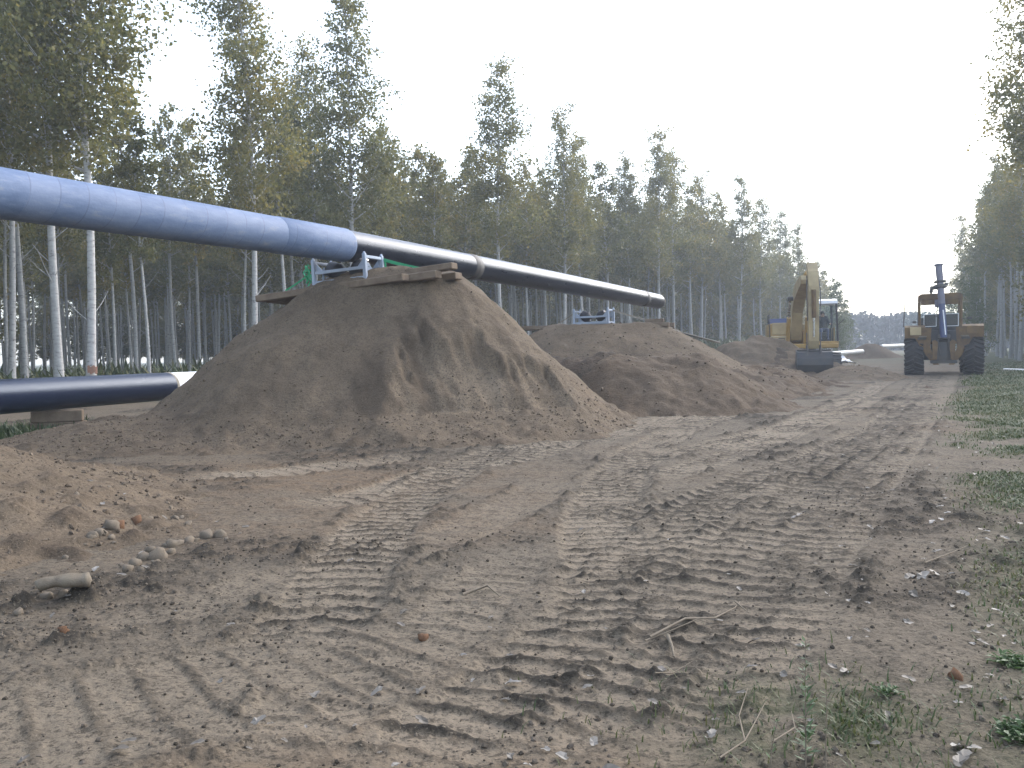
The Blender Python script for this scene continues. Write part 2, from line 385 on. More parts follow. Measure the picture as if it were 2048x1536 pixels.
# path, width, lug pitch, depth, chevron lean, lug strength, paleness of the pressed sand
TRACKS = [
    (px_path([(540, 1330), (640, 1215), (705, 1120), (770, 1030), (860, 965), (985, 905), (1085, 868), (1230, 826), (1420, 792)]), .52, .17, .045, .25, 1., .6),
    (px_path([(1300, 1330), (1235, 1190), (1213, 1095), (1208, 1020), (1245, 940), (1320, 882), (1450, 832), (1620, 780), (1730, 750)]), .55, .16, .05, .2, 1., .6),
    (px_path([(930, 1600), (1090, 1420), (1330, 1215), (1490, 1080), (1640, 965), (1760, 870), (1840, 796), (1875, 748)]), .5, .19, .05, .2, 1., .4),
    (px_path([(1190, 1055), (1330, 1010), (1490, 965), (1640, 905), (1760, 845), (1850, 790)]), .42, .17, .05, -.5, 1., .5),
    (px_path([(880, 960), (985, 905), (1180, 880), (1330, 850), (1480, 812), (1560, 800)]), .5, .18, .04, -.3, .9, .7),
    (px_path([(1210, 950), (1330, 905), (1470, 880), (1600, 845), (1700, 800), (1790, 755)]), .5, .17, .04, .3, 1., .7),
    (px_path([(1180, 1600), (1330, 1350), (1470, 1190), (1610, 1040), (1720, 930), (1800, 850), (1850, 780)]), .5, .19, .045, -.2, .8, .3),
    (px_path([(1500, 1300), (1620, 1110), (1720, 990), (1810, 880), (1880, 790), (1905, 748)]), .5, .3, .03, 0, .12, .3),
    (px_path([(420, 1600), (600, 1440), (800, 1300), (960, 1180), (1060, 1080)]), .42, .18, .03, .25, .5, .4),
    (px_path([(560, 1010), (720, 985), (900, 935), (1040, 915), (1200, 868), (1400, 822)]), .5, .18, .035, .3, .8, .8),
    (px_path([(1290, 960), (1400, 930), (1540, 880), (1660, 838), (1760, 790)]), .45, .17, .035, -.25, .9, .6),
    (px_path([(330, 960), (520, 948), (700, 925), (860, 905)]), .6, .2, .03, .2, .5, .9),
    (px_path([(700, 1620), (880, 1450), (1100, 1300), (1300, 1130), (1420, 1010), (1560, 930)]), .48, .18, .04, .25, 1., .5),
    (px_path([(1380, 1560), (1480, 1330), (1580, 1160), (1680, 1030), (1790, 900), (1860, 810)]), .45, .17, .035, -.2, .8, .4),
    (px_path([(1560, 1010), (1680, 920), (1790, 835), (1850, 760)]), .5, .17, .03, .2, .9, .4),
    ([(-2.9, 2.0), (-1.6, 2.75), (-.75, 3.35), (-.1, 4.0)], .9, .19, .022, 0, .6, .3),
    ([(-3.4, 3.4), (-1.6, 4.2), (-.5, 5.6), (.5, 8.2)], .5, .3, .025, 0, .25, .2),
]
TR = [(curve(a[0]),) + tuple(a[1:]) for a in TRACKS]
def verge(x, y): return (x - (.53 * y - .25) + .45 * sstep(7, 13, y)) / 1.13
FOREST = np.array([(-30, 2), (-20, 14), (-14.6, 22), (-12.4, 26), (-9.65, 33), (-6.9, 38), (-.64, 47), (3.07, 54), (11, 66), (21, 82), (33.5, 105), (46.6, 130), (50, 137)], float)
def forest_side(x, y):      # >0 inside the plantation on the left
    return np.interp(y, FOREST[:, 1], FOREST[:, 0]) - x
def ground_parts(x, y):
    x = np.asarray(x, float); y = np.asarray(y, float); r = np.hypot(x, y)
    near = 1 - sstep(25, 70, r)
    v = verge(x, y); vg = sstep(-.3, 1.2, v + .5 * fbm(x * .7, y * .7, 5, 3))
    fs = sstep(-4.5, -1, forest_side(x, y)) * (y > 1)
    open_ = (1 - vg) * (1 - fs)
    h = .05 * fbm(x * .28, y * .28, 1, 3) + .035 * fbm(x * .9, y * .9, 2, 3) * near
    churn = sstep(-.02, .45, fbm(x * .75, y * .75, 9, 4)) * open_ * near
    cl = np.clip(fbm(x * 11, y * 11, 21, 5) + .02, 0, 1); cl2 = np.clip(fbm(x * 5, y * 5, 23, 4) - .05, 0, 1)
    clods = cl * (.011 + .040 * churn) + cl2 * .022 * churn
    fine = .006 * fbm(x * 24, y * 24, 31, 4)
    press = np.zeros_like(x); lug = np.zeros_like(x); lift = np.zeros_like(x); pale = np.zeros_like(x)
    for pts, wd, pitch, dep, lean, ls, pl in TR:
        lo = pts.min(0) - 1.2; hi = pts.max(0) + 1.2
        idx = np.nonzero((x > lo[0]) & (x < hi[0]) & (y > lo[1]) & (y < hi[1]))[0]
        if not len(idx): continue
        xx = x[idx]; yy = y[idx]; best = np.full(len(idx), 1e9); ss = np.zeros(len(idx)); tt = np.zeros(len(idx)); acc = 0
        for a, b in zip(pts[:-1], pts[1:]):
            d = b - a; L = np.hypot(*d)
            if L < 1e-6: continue
            d = d / L; dx = xx - a[0]; dy = yy - a[1]
            u = np.clip(dx * d[0] + dy * d[1], 0, L); ex = dx - u * d[0]; ey = dy - u * d[1]; q = np.hypot(ex, ey)
            sel = q < best; best[sel] = q[sel]; ss[sel] = acc + u[sel]; tt[sel] = (d[0] * dy - d[1] * dx)[sel]; acc += L
        wob = .035 * fbm(xx * 2.2, yy * 2.2, 41, 2)
        m = 1 - sstep(wd / 2 - .05, wd / 2 + .04, best + wob)
        fade = sstep(.0, .6, ss) * (1 - sstep(acc - .6, acc, ss))
        brk = sstep(-.9, -.5, fbm(xx * 1.1 + 7, yy * 1.1, 43, 3)) * fade
        ph = (ss + lean * np.abs(tt) + .018 * fbm(xx * 3, yy * 3, 47, 2)) / pitch
        tri = ph - np.floor(ph)
        rid = sstep(.0, .14, tri) * (1 - sstep(.18, .40, tri)) * np.clip(.7 + .5 * noise(xx * 4, yy * 4, 49), 0, 1.1) * (1 - .45 * sstep(.6, .9, noise(xx * 2.3 + 5, yy * 2.3, 59)))
        press[idx] = np.maximum(press[idx], m * brk * dep); lug[idx] = np.maximum(lug[idx], m * brk * rid * ls); pale[idx] = np.maximum(pale[idx], m * brk * pl)
        edge = np.exp(-((best - wd / 2 - .08) / .06) ** 2) * brk * sstep(.2, .7, noise(xx * 1.7, yy * 1.7, 57))
        lift[idx] = np.maximum(lift[idx], edge)
    flat = np.clip(press / .05, 0, 1)
    lugh = lug * np.minimum(press * .6, .017)
    h = h + clods * (1 - .75 * flat) + fine * (1 + 1.0 * lug) - press * .5 + lugh * (1 + .8 * fbm(x * 22, y * 22, 51, 4)) + lift * (.008 + .05 * cl)
    h = h + vg * near * (.26 * sstep(.6, 4.5, v) + .03 * fbm(x * 3, y * 3, 61, 3))
    h = h * (1 - .7 * sstep(60, 140, r))
    moist_relief = np.clip(.85 * lug * (.6 + .6 * noise(x * 9, y * 9, 53)) + .5 * lift * (.3 + 1.5 * cl) + 1.1 * clods / .05 * (.35 + churn) * (1 - .7 * flat) + .3 * churn * (1 - .8 * flat) - .35 * pale * (1 - lug), -.5, .9)  # damp churned soil; lug ridges also darkened in colour where their shading is faint
    warm = np.clip(sstep(.2, .5, fbm(x * .5 + 11, y * .5, 71, 4)) * .6 + np.exp(-(((x + 3.2) / 3.2) ** 2 + ((y - 8.8) / 1.3) ** 2)) * .8, 0, 1) * (1 - vg)
    path_ = sstep(6.5, 8.5, y) * (1 - sstep(11, 15, y)) * (1 - sstep(1.5, 3, v))
    pat = sstep(-.02, .42, fbm(x * 1.1 + 3, y * 1.1, 81, 5) + .36 + .1 * (y < 6.5) + .35 * sstep(.8, 2.2, v) + .035 * np.clip(y - 6, 0, 14) - .3 * path_ - .35 * sstep(.35, -.1, v))
    gr = np.maximum(vg * np.clip(pat, 0, 1), .55 * sstep(.2, 1.2, v) * sstep(9, 13, y))
    wp = np.exp(-(((x - .9) / .34) ** 2 + ((y - 2.66) / .34) ** 2)) * noise(x * 6, y * 6, 83)
    bp = np.exp(-(((x + 7.7) / 2.0) ** 2 + ((y - 14.0) / 1.6) ** 2))
    gr = np.clip(np.maximum(np.maximum(gr, .8 * wp), np.maximum(bp, fs * .9)), 0, 1)
    gr = np.maximum(gr, sstep(45, 90, r) * .55)
    return h, moist_relief * (1 - .6 * gr), warm, gr, np.clip(1.2 * pale * (1 - .95 * lug) * (.5 + .8 * noise(x * 1.5, y * 1.5, 55)), 0, 1)
def ground_z(x, y): return float(ground_parts(np.array([x]), np.array([y]))[0][0])

ang = np.concatenate([np.arange(-37, 37.001, .115), np.arange(41, 323, 5.)]) * math.pi / 180
rad = [1.15]
while rad[-1] < 60: rad.append(rad[-1] * 1.0044)
while rad[-1] < 440: rad.append(rad[-1] * 1.07)
rad = np.array([.3, .7] + rad)
AA, RR = np.meshgrid(ang, rad); gx = (np.sin(AA) * RR).ravel(); gy = (np.cos(AA) * RR).ravel()
gh, gm, gw, gg, gp_ = ground_parts(gx, gy)
na = len(ang); nr = len(rad)
ii, jj = np.meshgrid(np.arange(nr - 1), np.arange(na), indexing='ij'); j2 = (jj + 1) % na
F = np.stack([ii * na + jj, (ii + 1) * na + jj, (ii + 1) * na + j2, ii * na + j2], -1).reshape(-1, 4)[:, ::-1]
me = np_mesh('ground', np.stack([gx, gy, gh], 1), F, True, {'moist_relief': gm, 'warm': gw, 'green': gg, 'pale': gp_})
ground = tag(link('ground', me, M['soil']), 'tracked bare sandy works strip with grassy verge', kind='structure')

# ------------------------------------------------------------------ sand mounds
def seg_dist(x, y, a, b):
    d = np.array(b, float) - np.array(a, float); L2 = max((d * d).sum(), 1e-9)
    t = np.clip(((x - a[0]) * d[0] + (y - a[1]) * d[1]) / L2, 0, 1)
    return x - a[0] - t * d[0], y - a[1] - t * d[1]
def heap(a, b, top, flat, sl, sr, sf, sb, seed, rough=.05, toe=.45):
    """ridge a-b of height top; slopes towards -x, +x, camera, back"""
    def f(x, y):
        wx = x + .28 * fbm(x * .45, y * .45, seed + 3, 3); wy = y + .28 * fbm(x * .45 + 9, y * .45, seed + 5, 3)
        dx, dy = seg_dist(wx, wy, a, b); r = np.hypot(dx, dy) + 1e-6; c = dx / r; s_ = dy / r
        k = (np.where(c < 0, sl, sr)) * c * c + (np.where(s_ < 0, sf, sb)) * s_ * s_
        h = top - k * (np.sqrt(np.maximum(r - flat * .5, 0) ** 2 + .12) - .34)
        h = smax(h, -.13 - .1 * (toe - .45) + 0 * h, toe)
        return h + rough * fbm(x * 1.6, y * 1.6, seed, 4) + .028 * fbm(x * 8, y * 8, seed + 11, 4) - .03
    return f
def h_main(x, y, mask=False):
    h = heap((-2.4, 14.9), (-1.35, 14.8), 2.56, .55, .80, .95, .82, .7, 100, .12, .8)(x, y)
    h = smax(h, heap((-5.5, 12.6), (-4.4, 12.8), .40, .3, .26, .3, .3, .34, 130, .06)(x, y), .12)
    h = h + .34 * np.exp(-(((x + 1.85) / .9) ** 2 + ((y - 13.95) / .40) ** 2)) + .08 * np.exp(-(((x + 2.7) / .3) ** 2 + ((y - 14.1) / .25) ** 2))
    # dug-out face on the camera side
    bx, by = -2.0, 11.75; ex, ey = 1.5, 12.95; L = math.hypot(ex - bx, ey - by); tx, ty = (ex - bx) / L, (ey - by) / L; nx, ny = -ty, tx
    u = (x - bx) * tx + (y - by) * ty; s = (x - bx) * nx + (y - by) * ny
    s = s + .11 * np.abs(np.sin(u * 3.3 + 1.1 * fbm(u, u * 0, 7, 2))) - .1 + .14 * fbm(u * 1.1, s * .25, 107, 3) + .07 * fbm(u * 5, s * .5, 109, 3)
    face = .36 + np.where(s > 0, 1.16 * s, .30 * s) + 2.0 * np.maximum(0, -u - .1 * fbm(s * 2, u, 119, 2)) + (.15 * fbm(u * 1.9 + s * .5, s * 1.1, 113, 4) + .10 * fbm(u * 6 + s * 2.2, s * 1.6, 115, 4) + .05 * fbm(u * 14 + s * 5, s * 3, 116, 3)) * sstep(0, .4, s)
    face = face + .03 * fbm(x * 6, y * 6, 117, 3)
    cut = smin(h, face, .025)
    if mask: return np.clip((h - face) / .06, 0, 1) * (u > -2.2) * (s > -.05)
    cut = cut - .11 * sstep(0, .10, h - face) * (1 - sstep(.35, 1.1, h - face)) * sstep(.1, .5, s)
    return np.where(u > -2.2, cut, h)
h_second = heap((1.55, 24.9), (3.7, 24.6), 1.93, .6, .62, .62, .58, .7, 200)
h_dark = heap((.55, 17.6), (1.75, 17.3), 1.08, .2, .8, 1.0, 1.0, .6, 300, .16)
h_low = heap((2.2, 17.5), (3.6, 17.6), 1.08, .3, .7, .72, .58, .9, 400, .14)
h_bank = heap((3.9, 20.2), (7.9, 27.0), .62, .4, .4, .42, .34, .4, 450, .2)
h_exc = heap((7.0, 28.5), (8.2, 28.8), .36, .5, .30, .4, .18, .4, 500, .16)
h_exc2 = heap((9.7, 36.0), (10.4, 36.2), 1.6, .2, .5, .6, .5, .6, 600, .22)
h_exc3 = heap((11.9, 31.2), (12.4, 31.6), .46, .2, .45, .34, .3, .5, 700, .08)
h_exc4 = heap((10.0, 35.2), (11.2, 35.8), 1.2, .3, .5, .5, .5, .5, 750, .22)
h_mid = heap((6.3, 31.5), (7.2, 32.5), 1.02, .2, .45, .5, .4, .5, 800, .2)
h_far = heap((32.2, 80), (32.6, 80), 1.35, .2, .6, .6, .6, .6, 900, .05)
h_near = heap((-5.6, 6.9), (-5.1, 6.5), .74, .4, .35, .34, .36, .35, 950, .05)
MOUNDS = [
    ('sand_mound', h_main, (-10, 4, 8.5, 20.5), .042, 'sand', 'large sand mound with dug-out striated face under the joint of the raised pipe'),
    ('sand_mound', h_second, (-2, 9, 20, 29), .08, 'sand', 'smooth flat-topped sand mound under the empty roller cradle'),
    ('earth_heap', h_dark, (-1.5, 5, 14, 20.5), .05, 'darksoil', 'dark crumbly topsoil heap wedged between the two cradle mounds'),
    ('sand_heap', h_low, (-.5, 8, 14.5, 21), .05, 'brownsand', 'low broad brown sand heap with tread prints on its shoulder'),
    ('spoil_bank', h_bank, (.5, 12.5, 17, 30.5), .075, 'brownsand', 'long uneven spoil bank running from the low brown heap towards the excavator'),
    ('sand_heap', h_exc, (3.5, 13, 24, 34), .09, 'sand', 'wide low spread of dug sand before the excavator bucket'),
    ('sand_heap', h_exc2, (5.5, 15, 32, 40.5), .10, 'sand', 'pointed sand heap beside the excavator engine housing'),
    ('sand_heap', h_exc3, (8.2, 14.5, 27.5, 33.5), .08, 'sand', 'small sand heap behind the excavator bucket running out onto the track'),
    ('sand_heap', h_exc4, (7.5, 15, 31, 37.5), .09, 'darksoil', 'damp dark sand heap beneath the excavator boom'),
    ('sand_heap', h_mid, (2.5, 11, 27.5, 36), .10, 'brownsand', 'lumpy reddish spoil heap where the second mound runs down to the trees'),
    ('sand_heap', h_far, (28, 37, 75.5, 84.5), .15, 'sand', 'distant cone of sand in the middle of the track'),
    ('sand_heap', h_near, (-9, -1.0, 2.6, 11), .03, 'sand', 'stony sand heap spilling into the picture beside the line of cobbles'),
]
def terrain(x, y):
    x = np.atleast_1d(np.asarray(x, float)); y = np.atleast_1d(np.asarray(y, float))
    h = ground_parts(x, y)[0]
    for _, f, (a, b, c, d), *_r2 in MOUNDS:
        m = (x > a) & (x < b) & (y > c) & (y < d)
        if m.any(): h[m] = np.maximum(h[m], f(x[m], y[m]))
    return h
def TZ(x, y): return float(terrain(x, y)[0])
for nm, f, (a, b, c, d), st, mk, lab in MOUNDS:
    xs = np.arange(a, b, st); ys = np.arange(c, d, st); X, Y = np.meshgrid(xs, ys); x = X.ravel(); y = Y.ravel()
    h = f(x, y); g = ground_parts(x, y)[0]; nx_ = len(xs); ny_ = len(ys)
    keep = h > g - .05
    I = np.arange(nx_ * ny_).reshape(ny_, nx_)
    Fq = np.stack([I[:-1, :-1], I[:-1, 1:], I[1:, 1:], I[1:, :-1]], -1).reshape(-1, 4)
    Fq = Fq[keep[Fq].any(1)]
    used = np.unique(Fq); mp = np.full(nx_ * ny_, -1); mp[used] = np.arange(len(used))
    hu = np.maximum(h[used], g[used] - .08); x = x[used]; y = y[used]
    lumps = np.clip(fbm(x * 6.5, y * 6.5, 77, 4), 0, 1)
    foot = 1 - sstep(.1, .8, hu)
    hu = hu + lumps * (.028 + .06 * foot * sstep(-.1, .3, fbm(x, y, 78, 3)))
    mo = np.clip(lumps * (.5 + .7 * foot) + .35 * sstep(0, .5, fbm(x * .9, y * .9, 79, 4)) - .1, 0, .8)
    if f is h_main: mo = np.clip(mo + .55 * sstep(.02, .4, fbm((x * .9 + y * .45) * 4.5, y * .9, 91, 4)) * ((hu > .35) & (hu < 1.75) & (x > -2.2) & (y < 14.2)), 0, .85)  # darker streaks down the fall line of the dug face
    pa = .75 * h_main(x, y, True) * sstep(-.5, .3, fbm(x * 2, y * 2, 92, 3)) if f is h_main else 0 * x
    if f is h_main: mo = mo + .22 * sstep(.0, .5, fbm(x * .5 + 4, y * .5, 93, 3)) * (1 - pa)
    wa = sstep(.0, .5, fbm(x * .6, y * .6, 80, 3)) * .7
    me = np_mesh(nm, np.stack([x, y, hu], 1), mp[Fq], True, {'moist_relief': mo, 'warm': wa, 'pale': pa})
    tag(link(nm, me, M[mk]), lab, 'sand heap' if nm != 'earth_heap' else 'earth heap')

# ------------------------------------------------------------------ pipes
PD = Vector((.4285, .9035, 0)); PJ = Vector((-2.66, 14.35, 2.94)); PROT = math.atan2(-PD.x, PD.y)
def pipe_z(s): return -.01 * abs(s) if s < 0 else -.00036 * s * s
def pipe_mesh(mb, prof, n=56, zf=lambda s: 0):      # prof list of (s, r) along local Y
    vs = []; fs = []
    for s_, r_ in prof:
        for k in range(n):
            a = 2 * math.pi * k / n; vs.append((r_ * math.cos(a), s_, zf(s_) + r_ * math.sin(a)))
    for i in range(len(prof) - 1):
        for k in range(n): fs.append([i * n + k, i * n + (k + 1) % n, i * n + n + (k + 1) % n, i * n + n + k])
    mb.add(vs, fs, True); return mb
up = tag(empty('raised_pipe', PJ, PROT), 'long raised pipe, half blue-grey wrapped and half bare black, resting on the roller cradle', 'pipe')
r0 = .252
pipe_mesh(MB(), [(-14, .262)] + [(-13.6 + i * .6, .262) for i in range(20)] + [(-1.62, .262)], zf=pipe_z).build('wrapped_section', M['wrap'], up)
pipe_mesh(MB(), [(-1.66, .262), (-1.65, .269), (-.9, .270), (-.03, .269), (.0, .262), (0.0, .2)], zf=pipe_z).build('joint_sleeve', M['wrap'], up)
pipe_mesh(MB(), [(-.1, r0)] + [(i * .7, r0) for i in range(1, 26)] + [(18.05, r0)], zf=pipe_z).build('bare_section', M['blackpipe'], up)
for sw in (4.32, 16.3):
    pipe_mesh(MB(), [(sw - .16, r0), (sw - .15, r0 + .006), (sw - .02, r0 + .008), (sw, r0 + .012), (sw + .02, r0 + .008), (sw + .15, r0 + .006), (sw + .16, r0)], zf=pipe_z).build('weld_band', M['steel'], up)
pipe_mesh(MB(), [(18.05, r0 + .002), (18.12, r0 - .002), (18.18, r0 - .014), (18.18, r0 - .03), (17.2, r0 - .03)], zf=pipe_z).build('end_rim', M['steel'], up)
# hand-drawn dark marks on the bare section, wrapped on its camera side
def onpipe(s, a): return Vector(((r0 + .002) * math.cos(a), s, pipe_z(s) + (r0 + .002) * math.sin(a)))
def stroke(pl): MB().tube([onpipe(s, R(a)) for s, a in pl], .006, 5).build('marking', M['steel'], up)
s0 = 2.75
stroke([(s0, 118), (s0 + .05, 112), (s0, 106), (s0 + .05, 100), (s0, 94)])
stroke([(s0 + .2 + .07 * math.cos(t), 105 + 11 * math.sin(t)) for t in np.linspace(0, 2 * math.pi, 14)])
stroke([(s0 + .45, 114), (s0 + .58, 114), (s0 + .53, 102), (s0 + .5, 94)])

lp = tag(empty('ground_pipe', (-7.73, 13.4, .65), math.atan2(-.296, .955)), 'glossy black pipe with white end lying on a timber block before the trees', 'pipe')
pipe_mesh(MB(), [(-9 + i, .265) for i in range(0, 13)] + [(3.78, .265)]).build('black_section', M['glosspipe'], lp)
pipe_mesh(MB(), [(3.74, .266), (3.75, .27), (3.80, .27), (3.81, .266)]).build('end_band', M['rope'], lp)
wp_ = pipe_mesh(MB(), [(3.81, .262), (5.0, .262)])
wp_.build('white_section', M['white'], lp)
b = G(170, 835, .15); bl = tag(empty('timber_block', (-7.42, 14.45, 0), .3), 'dark timber block under the glossy black ground pipe', 'timber block')
for k in range(2): MB().box((0, 0, .09 + .19 * k), (.85 - .1 * k, .3, .185), (0, 0, .06 * k)).build('sleeper', M['timber'], bl)

# ------------------------------------------------------------------ roller cradles
def cradle(loc, rz, tilt, label):
    t = tag(empty('roller_cradle', loc, rot=(0, tilt, rz)), label, 'pipe roller', 'roller cradles on the sand mounds')
    W_, D_, H_ = .5, .24, .42; g = M['greyblue']
    for sx in (-1, 1):
        for sy in (-1, 1):
            MB().box((sx * W_, sy * D_, H_ / 2), (.06, .055, H_), bev=.006).build('post', g, t)
            MB().lathe([(0, .035), (.016, .03), (.026, 0), (.026, -.01)], 10, Matrix.Translation((sx * W_, sy * D_, H_)) @ Matrix.Rotation(-math.pi / 2, 4, 'Y')).build('post_cap', g, t)
        MB().box((sx * W_, 0, H_ - .045), (.045, 2 * D_ - .06, .045), bev=.005).build('top_bar', g, t)
        MB().box((sx * W_, 0, .035), (.05, 2 * D_ - .06, .05), bev=.005).build('foot_bar', g, t)
        br = MB(); br.prism([(-.14, .24), (-.14, .06), (-.11, .06), (-.11, .19), (.1, .15), (.1, .06), (.14, .06), (.14, .18), (0, .30), (-.1, .30)], sx * (W_ - .10) - .012, sx * (W_ - .10) + .012); br.build('bracket', g, t)
    for sy in (-1, 1):
        MB().box((0, sy * D_, .205), (2 * W_ - .065, .03, .05), bev=.005).build('cross_beam', g, t)
        MB().box((0, sy * D_, .04), (2 * W_ - .065, .045, .06), bev=.005).build('base_beam', g, t)
        for sx in (-1, 1):
            gs = MB(); gs.add([(sx * (W_ - .03), sy * D_ + q, z) for q in (-.006, .006) for z in ()] , [])
            y0 = sy * D_ - sy * .035
            p = [(sx * (W_ - .035), .24), (sx * (W_ - .035), .36), (sx * (W_ - .16), .232)]
            gs.add([(a, y0 + e, c) for e in (-.006, .006) for a, c in p], [[0, 1, 2], [5, 4, 3], [0, 1, 4, 3], [1, 2, 5, 4], [2, 0, 3, 5]])
            gs.build('gusset', g, t)
    for sx in (-1, 1):
        Mx = Matrix.Translation((sx * .235, 0, .225)) @ Matrix.Rotation(sx * R(-38), 4, 'Y')
        ro = MB(); ro.lathe([(.02, -.15), (.10, -.15), (.115, -.13), (.145, -.03), (.15, .0), (.145, .03), (.115, .13), (.10, .15), (.02, .15)], 22, Mx)
        o = ro.build('roller', M['roller'], t)
        MB().tube([Mx @ Vector((-.21, 0, 0)), Mx @ Vector((.21, 0, 0))], .02, 8).build('axle', M['chrome'], o)
        MB().box(Mx @ Vector((0, 0, -.16)), (.1, .2, .04), (0, sx * R(-38), 0), bev=.004).build('saddle', g, t)
    return t
C1 = Vector((-2.62, 14.47, 2.325)); C2 = Vector((2.33, 24.87, 1.90))
cradle(C1, PROT, -.045, 'grey steel roller cradle carrying the pipe on the large mound, green straps on its posts')
cradle(C2, PROT, -.01, 'grey steel roller cradle standing empty on the flat-topped second mound')
def timbers(c, rz, tilt, specs, where):
    Mx = Matrix.Translation(c) @ Matrix.Rotation(rz, 4, 'Z') @ Matrix.Rotation(tilt, 4, 'Y')
    for x0, x1, y, z, th, w, lab in specs:
        mb = MB(); mb.box((0, 0, 0), (x1 - x0, w, th), bev=.012)
        o = mb.build('timber_sleeper', M['timber']); o.matrix_world = Mx @ Matrix.Translation(((x0 + x1) / 2, y, z)) @ Matrix.Rotation(random.uniform(-.02, .02), 4, 'Z')
        tag(o, lab, 'timber', where)
timbers(C1, PROT, -.07, [
    (-1.6, 1.3, -.33, -.075, .11, .2, 'timber sleeper at the camera side of the wrapped-pipe cradle, its end poking from the sand'),
    (-1.6, 1.75, -.09, -.07, .12, .2, 'timber sleeper under the middle of the cradle with green straps'),
    (-1.65, 1.6, .14, -.07, .12, .2, 'timber sleeper between the middle and back sleepers of the strapped cradle'),
    (-1.7, 1.85, .38, -.075, .11, .22, 'timber sleeper at the tree side of the strapped cradle'),
    (1.1, 1.95, .05, .045, .10, .2, 'short timber offcut lying on the sleepers where the green strap is anchored')], 'sleepers under the strapped cradle')
timbers(C2, PROT + .2, -.0, [
    (-2.0, 2.1, -.3, -.06, .11, .24, 'timber sleeper at the camera side of the empty cradle'),
    (-1.9, 1.9, 0, -.06, .11, .24, 'timber sleeper under the middle of the empty cradle'),
    (-2.05, 2.2, .3, -.06, .11, .24, 'timber sleeper at the tree side of the empty cradle'),
    (1.45, 1.95, -.2, .05, .10, .25, 'short yellowish timber block at the strap end by the empty cradle')], 'sleepers under the empty cradle')
def strap(name, pts, w, m, lab, sag=.0, n=9):
    pts = [Vector(p) for p in pts]; out = []
    for a, b_ in zip(pts[:-1], pts[1:]):
        for k in range(n):
            t = k / n; q = a.lerp(b_, t); q.z -= sag * 4 * t * (1 - t); out.append(q)
    out.append(pts[-1]); o = MB().ribbon(out, w).build(name, m); tag(o, lab, 'strap'); return o
CM = Matrix.Translation(C1) @ Matrix.Rotation(PROT, 4, 'Z') @ Matrix.Rotation(-.045, 4, 'Y')
strap('ratchet_strap', [CM @ Vector((.5, .27, .37)), CM @ Vector((1.45, .08, .08))], .05, M['strap'], 'taut green strap from the cradle post down to the sleepers', .01)
strap('strap_tail', [CM @ Vector((.55, .27, .36)), CM @ Vector((.565, .25, .2)), CM @ Vector((.54, .25, .0))], .03, M['strap'], 'loose green strap tail hanging from the cradle post beside the taut strap')
rs = np.random.default_rng(3)
tl = MB()
for k in range(5):
    x = -.62 - .05 * rs.random(); tl.ribbon([CM @ Vector((x + .03 * rs.normal(), -.2 + .05 * rs.normal(), .36 - .06 * j + .0)) + Vector((.012 * rs.normal(), 0, 0)) for j in range(5 + k % 3)], .028)
tag(tl.build('strap_bundle', M['strap']), 'tangled bundle of green strap hanging beside the cradle over the sloping sleeper', 'strap')
strap('ratchet_strap', [CM @ Vector((-.64, -.2, .20)), CM @ Vector((-1.2, -.12, .0))], .025, M['strap'], 'thin green strap running from the hanging bundle down to the sleeper end', .01)
CM2 = Matrix.Translation(C2) @ Matrix.Rotation(PROT, 4, 'Z')
strap('tie_strap', [CM2 @ Vector((-.5, 0, .4)), CM2 @ Vector((-1.15, .1, .05))], .03, M['rope'], 'pale orange tie strap on the tree-trunk side of the empty cradle', .02)
strap('tie_strap', [CM2 @ Vector((.52, .1, .38)), CM2 @ Vector((1.5, .35, .06))], .045, M['rope'], 'pale grey tie strap from the empty cradle to the yellowish block', .01)
# pale strip of board lying down the shoulder of the second mound
o = MB().box((0, 0, 0), (1.6, .3, .03)).build('pale_board', M['rope']); o.location = (4.95, 24.35, TZ(4.95, 24.35) + .05); o.rotation_euler = (0, .28, .1)
tag(o, 'thin pale board lying on the sloping shoulder of the second mound', 'board')
# lengths of pipe far down the strip, coloured white for the sky gleaming on them
for (a, b_, rr_, lab) in ((P(1640, 711, 60), P(1724, 703, 78), .2, 'pale gleaming pipe length lying far down the strip beside the distant sand cone'),
                          (P(1762, 693, 100), P(1830, 690, 118), .22, 'pale gleaming pipe length behind the distant sand cone before the dark wood')):
    a.z = max(a.z, .35); b_.z = max(b_.z, .35)
    o = MB().tube([a, b_], rr_, 16).build('distant_pipe', M['white']); tag(o, lab, 'pipe')
a = P(2008, 708, 36); b_ = P(2120, 752, 27)
a.z = TZ(a.x, a.y) + .06; b_.z = TZ(b_.x, b_.y) + .10
tag(MB().tube([a, b_], .045, 10).build('white_pole', M['white']), 'slim white pole lying on the grassy verge beside the wheeled machine', 'pole')
a = G(-40, 878); b_ = G(82, 866); a.z = TZ(a.x, a.y) + .03; b_.z = TZ(b_.x, b_.y) + .03
tag(MB().tube([a, a.lerp(b_, .5) + Vector((0, .03, .012)), b_], .018, 8).build('white_rod', M['white']), 'thin white rod on the ground in front of the weeds by the black pipe', 'rod')
# crumpled white sheet
V = []; n = 16
for j in range(n):
    for i in range(n):
        u = i / (n - 1) - .5; v = j / (n - 1) - .5
        V.append((2.0 * u, 1.1 * v, .1 + .32 * max(0, 1 - 3.4 * (u * u + v * v)) * (0.6 + float(noise(u * 9 + 3, v * 9, 5))) + .12 * float(noise(u * 16, v * 16, 6))))
Fq = [[j * n + i, j * n + i + 1, j * n + n + i + 1, j * n + n + i] for j in range(n - 1) for i in range(n - 1)]
o = link('plastic_sheet', np_mesh('plastic_sheet', V, Fq, False), M['plastic']); q = P(1676, 708, 52); o.location = (q.x, q.y, TZ(q.x, q.y) + .05); o.rotation_euler = (0, .1, .5)
tag(o, 'crumpled white plastic sheet on the ground behind the excavator bucket', 'plastic sheet')




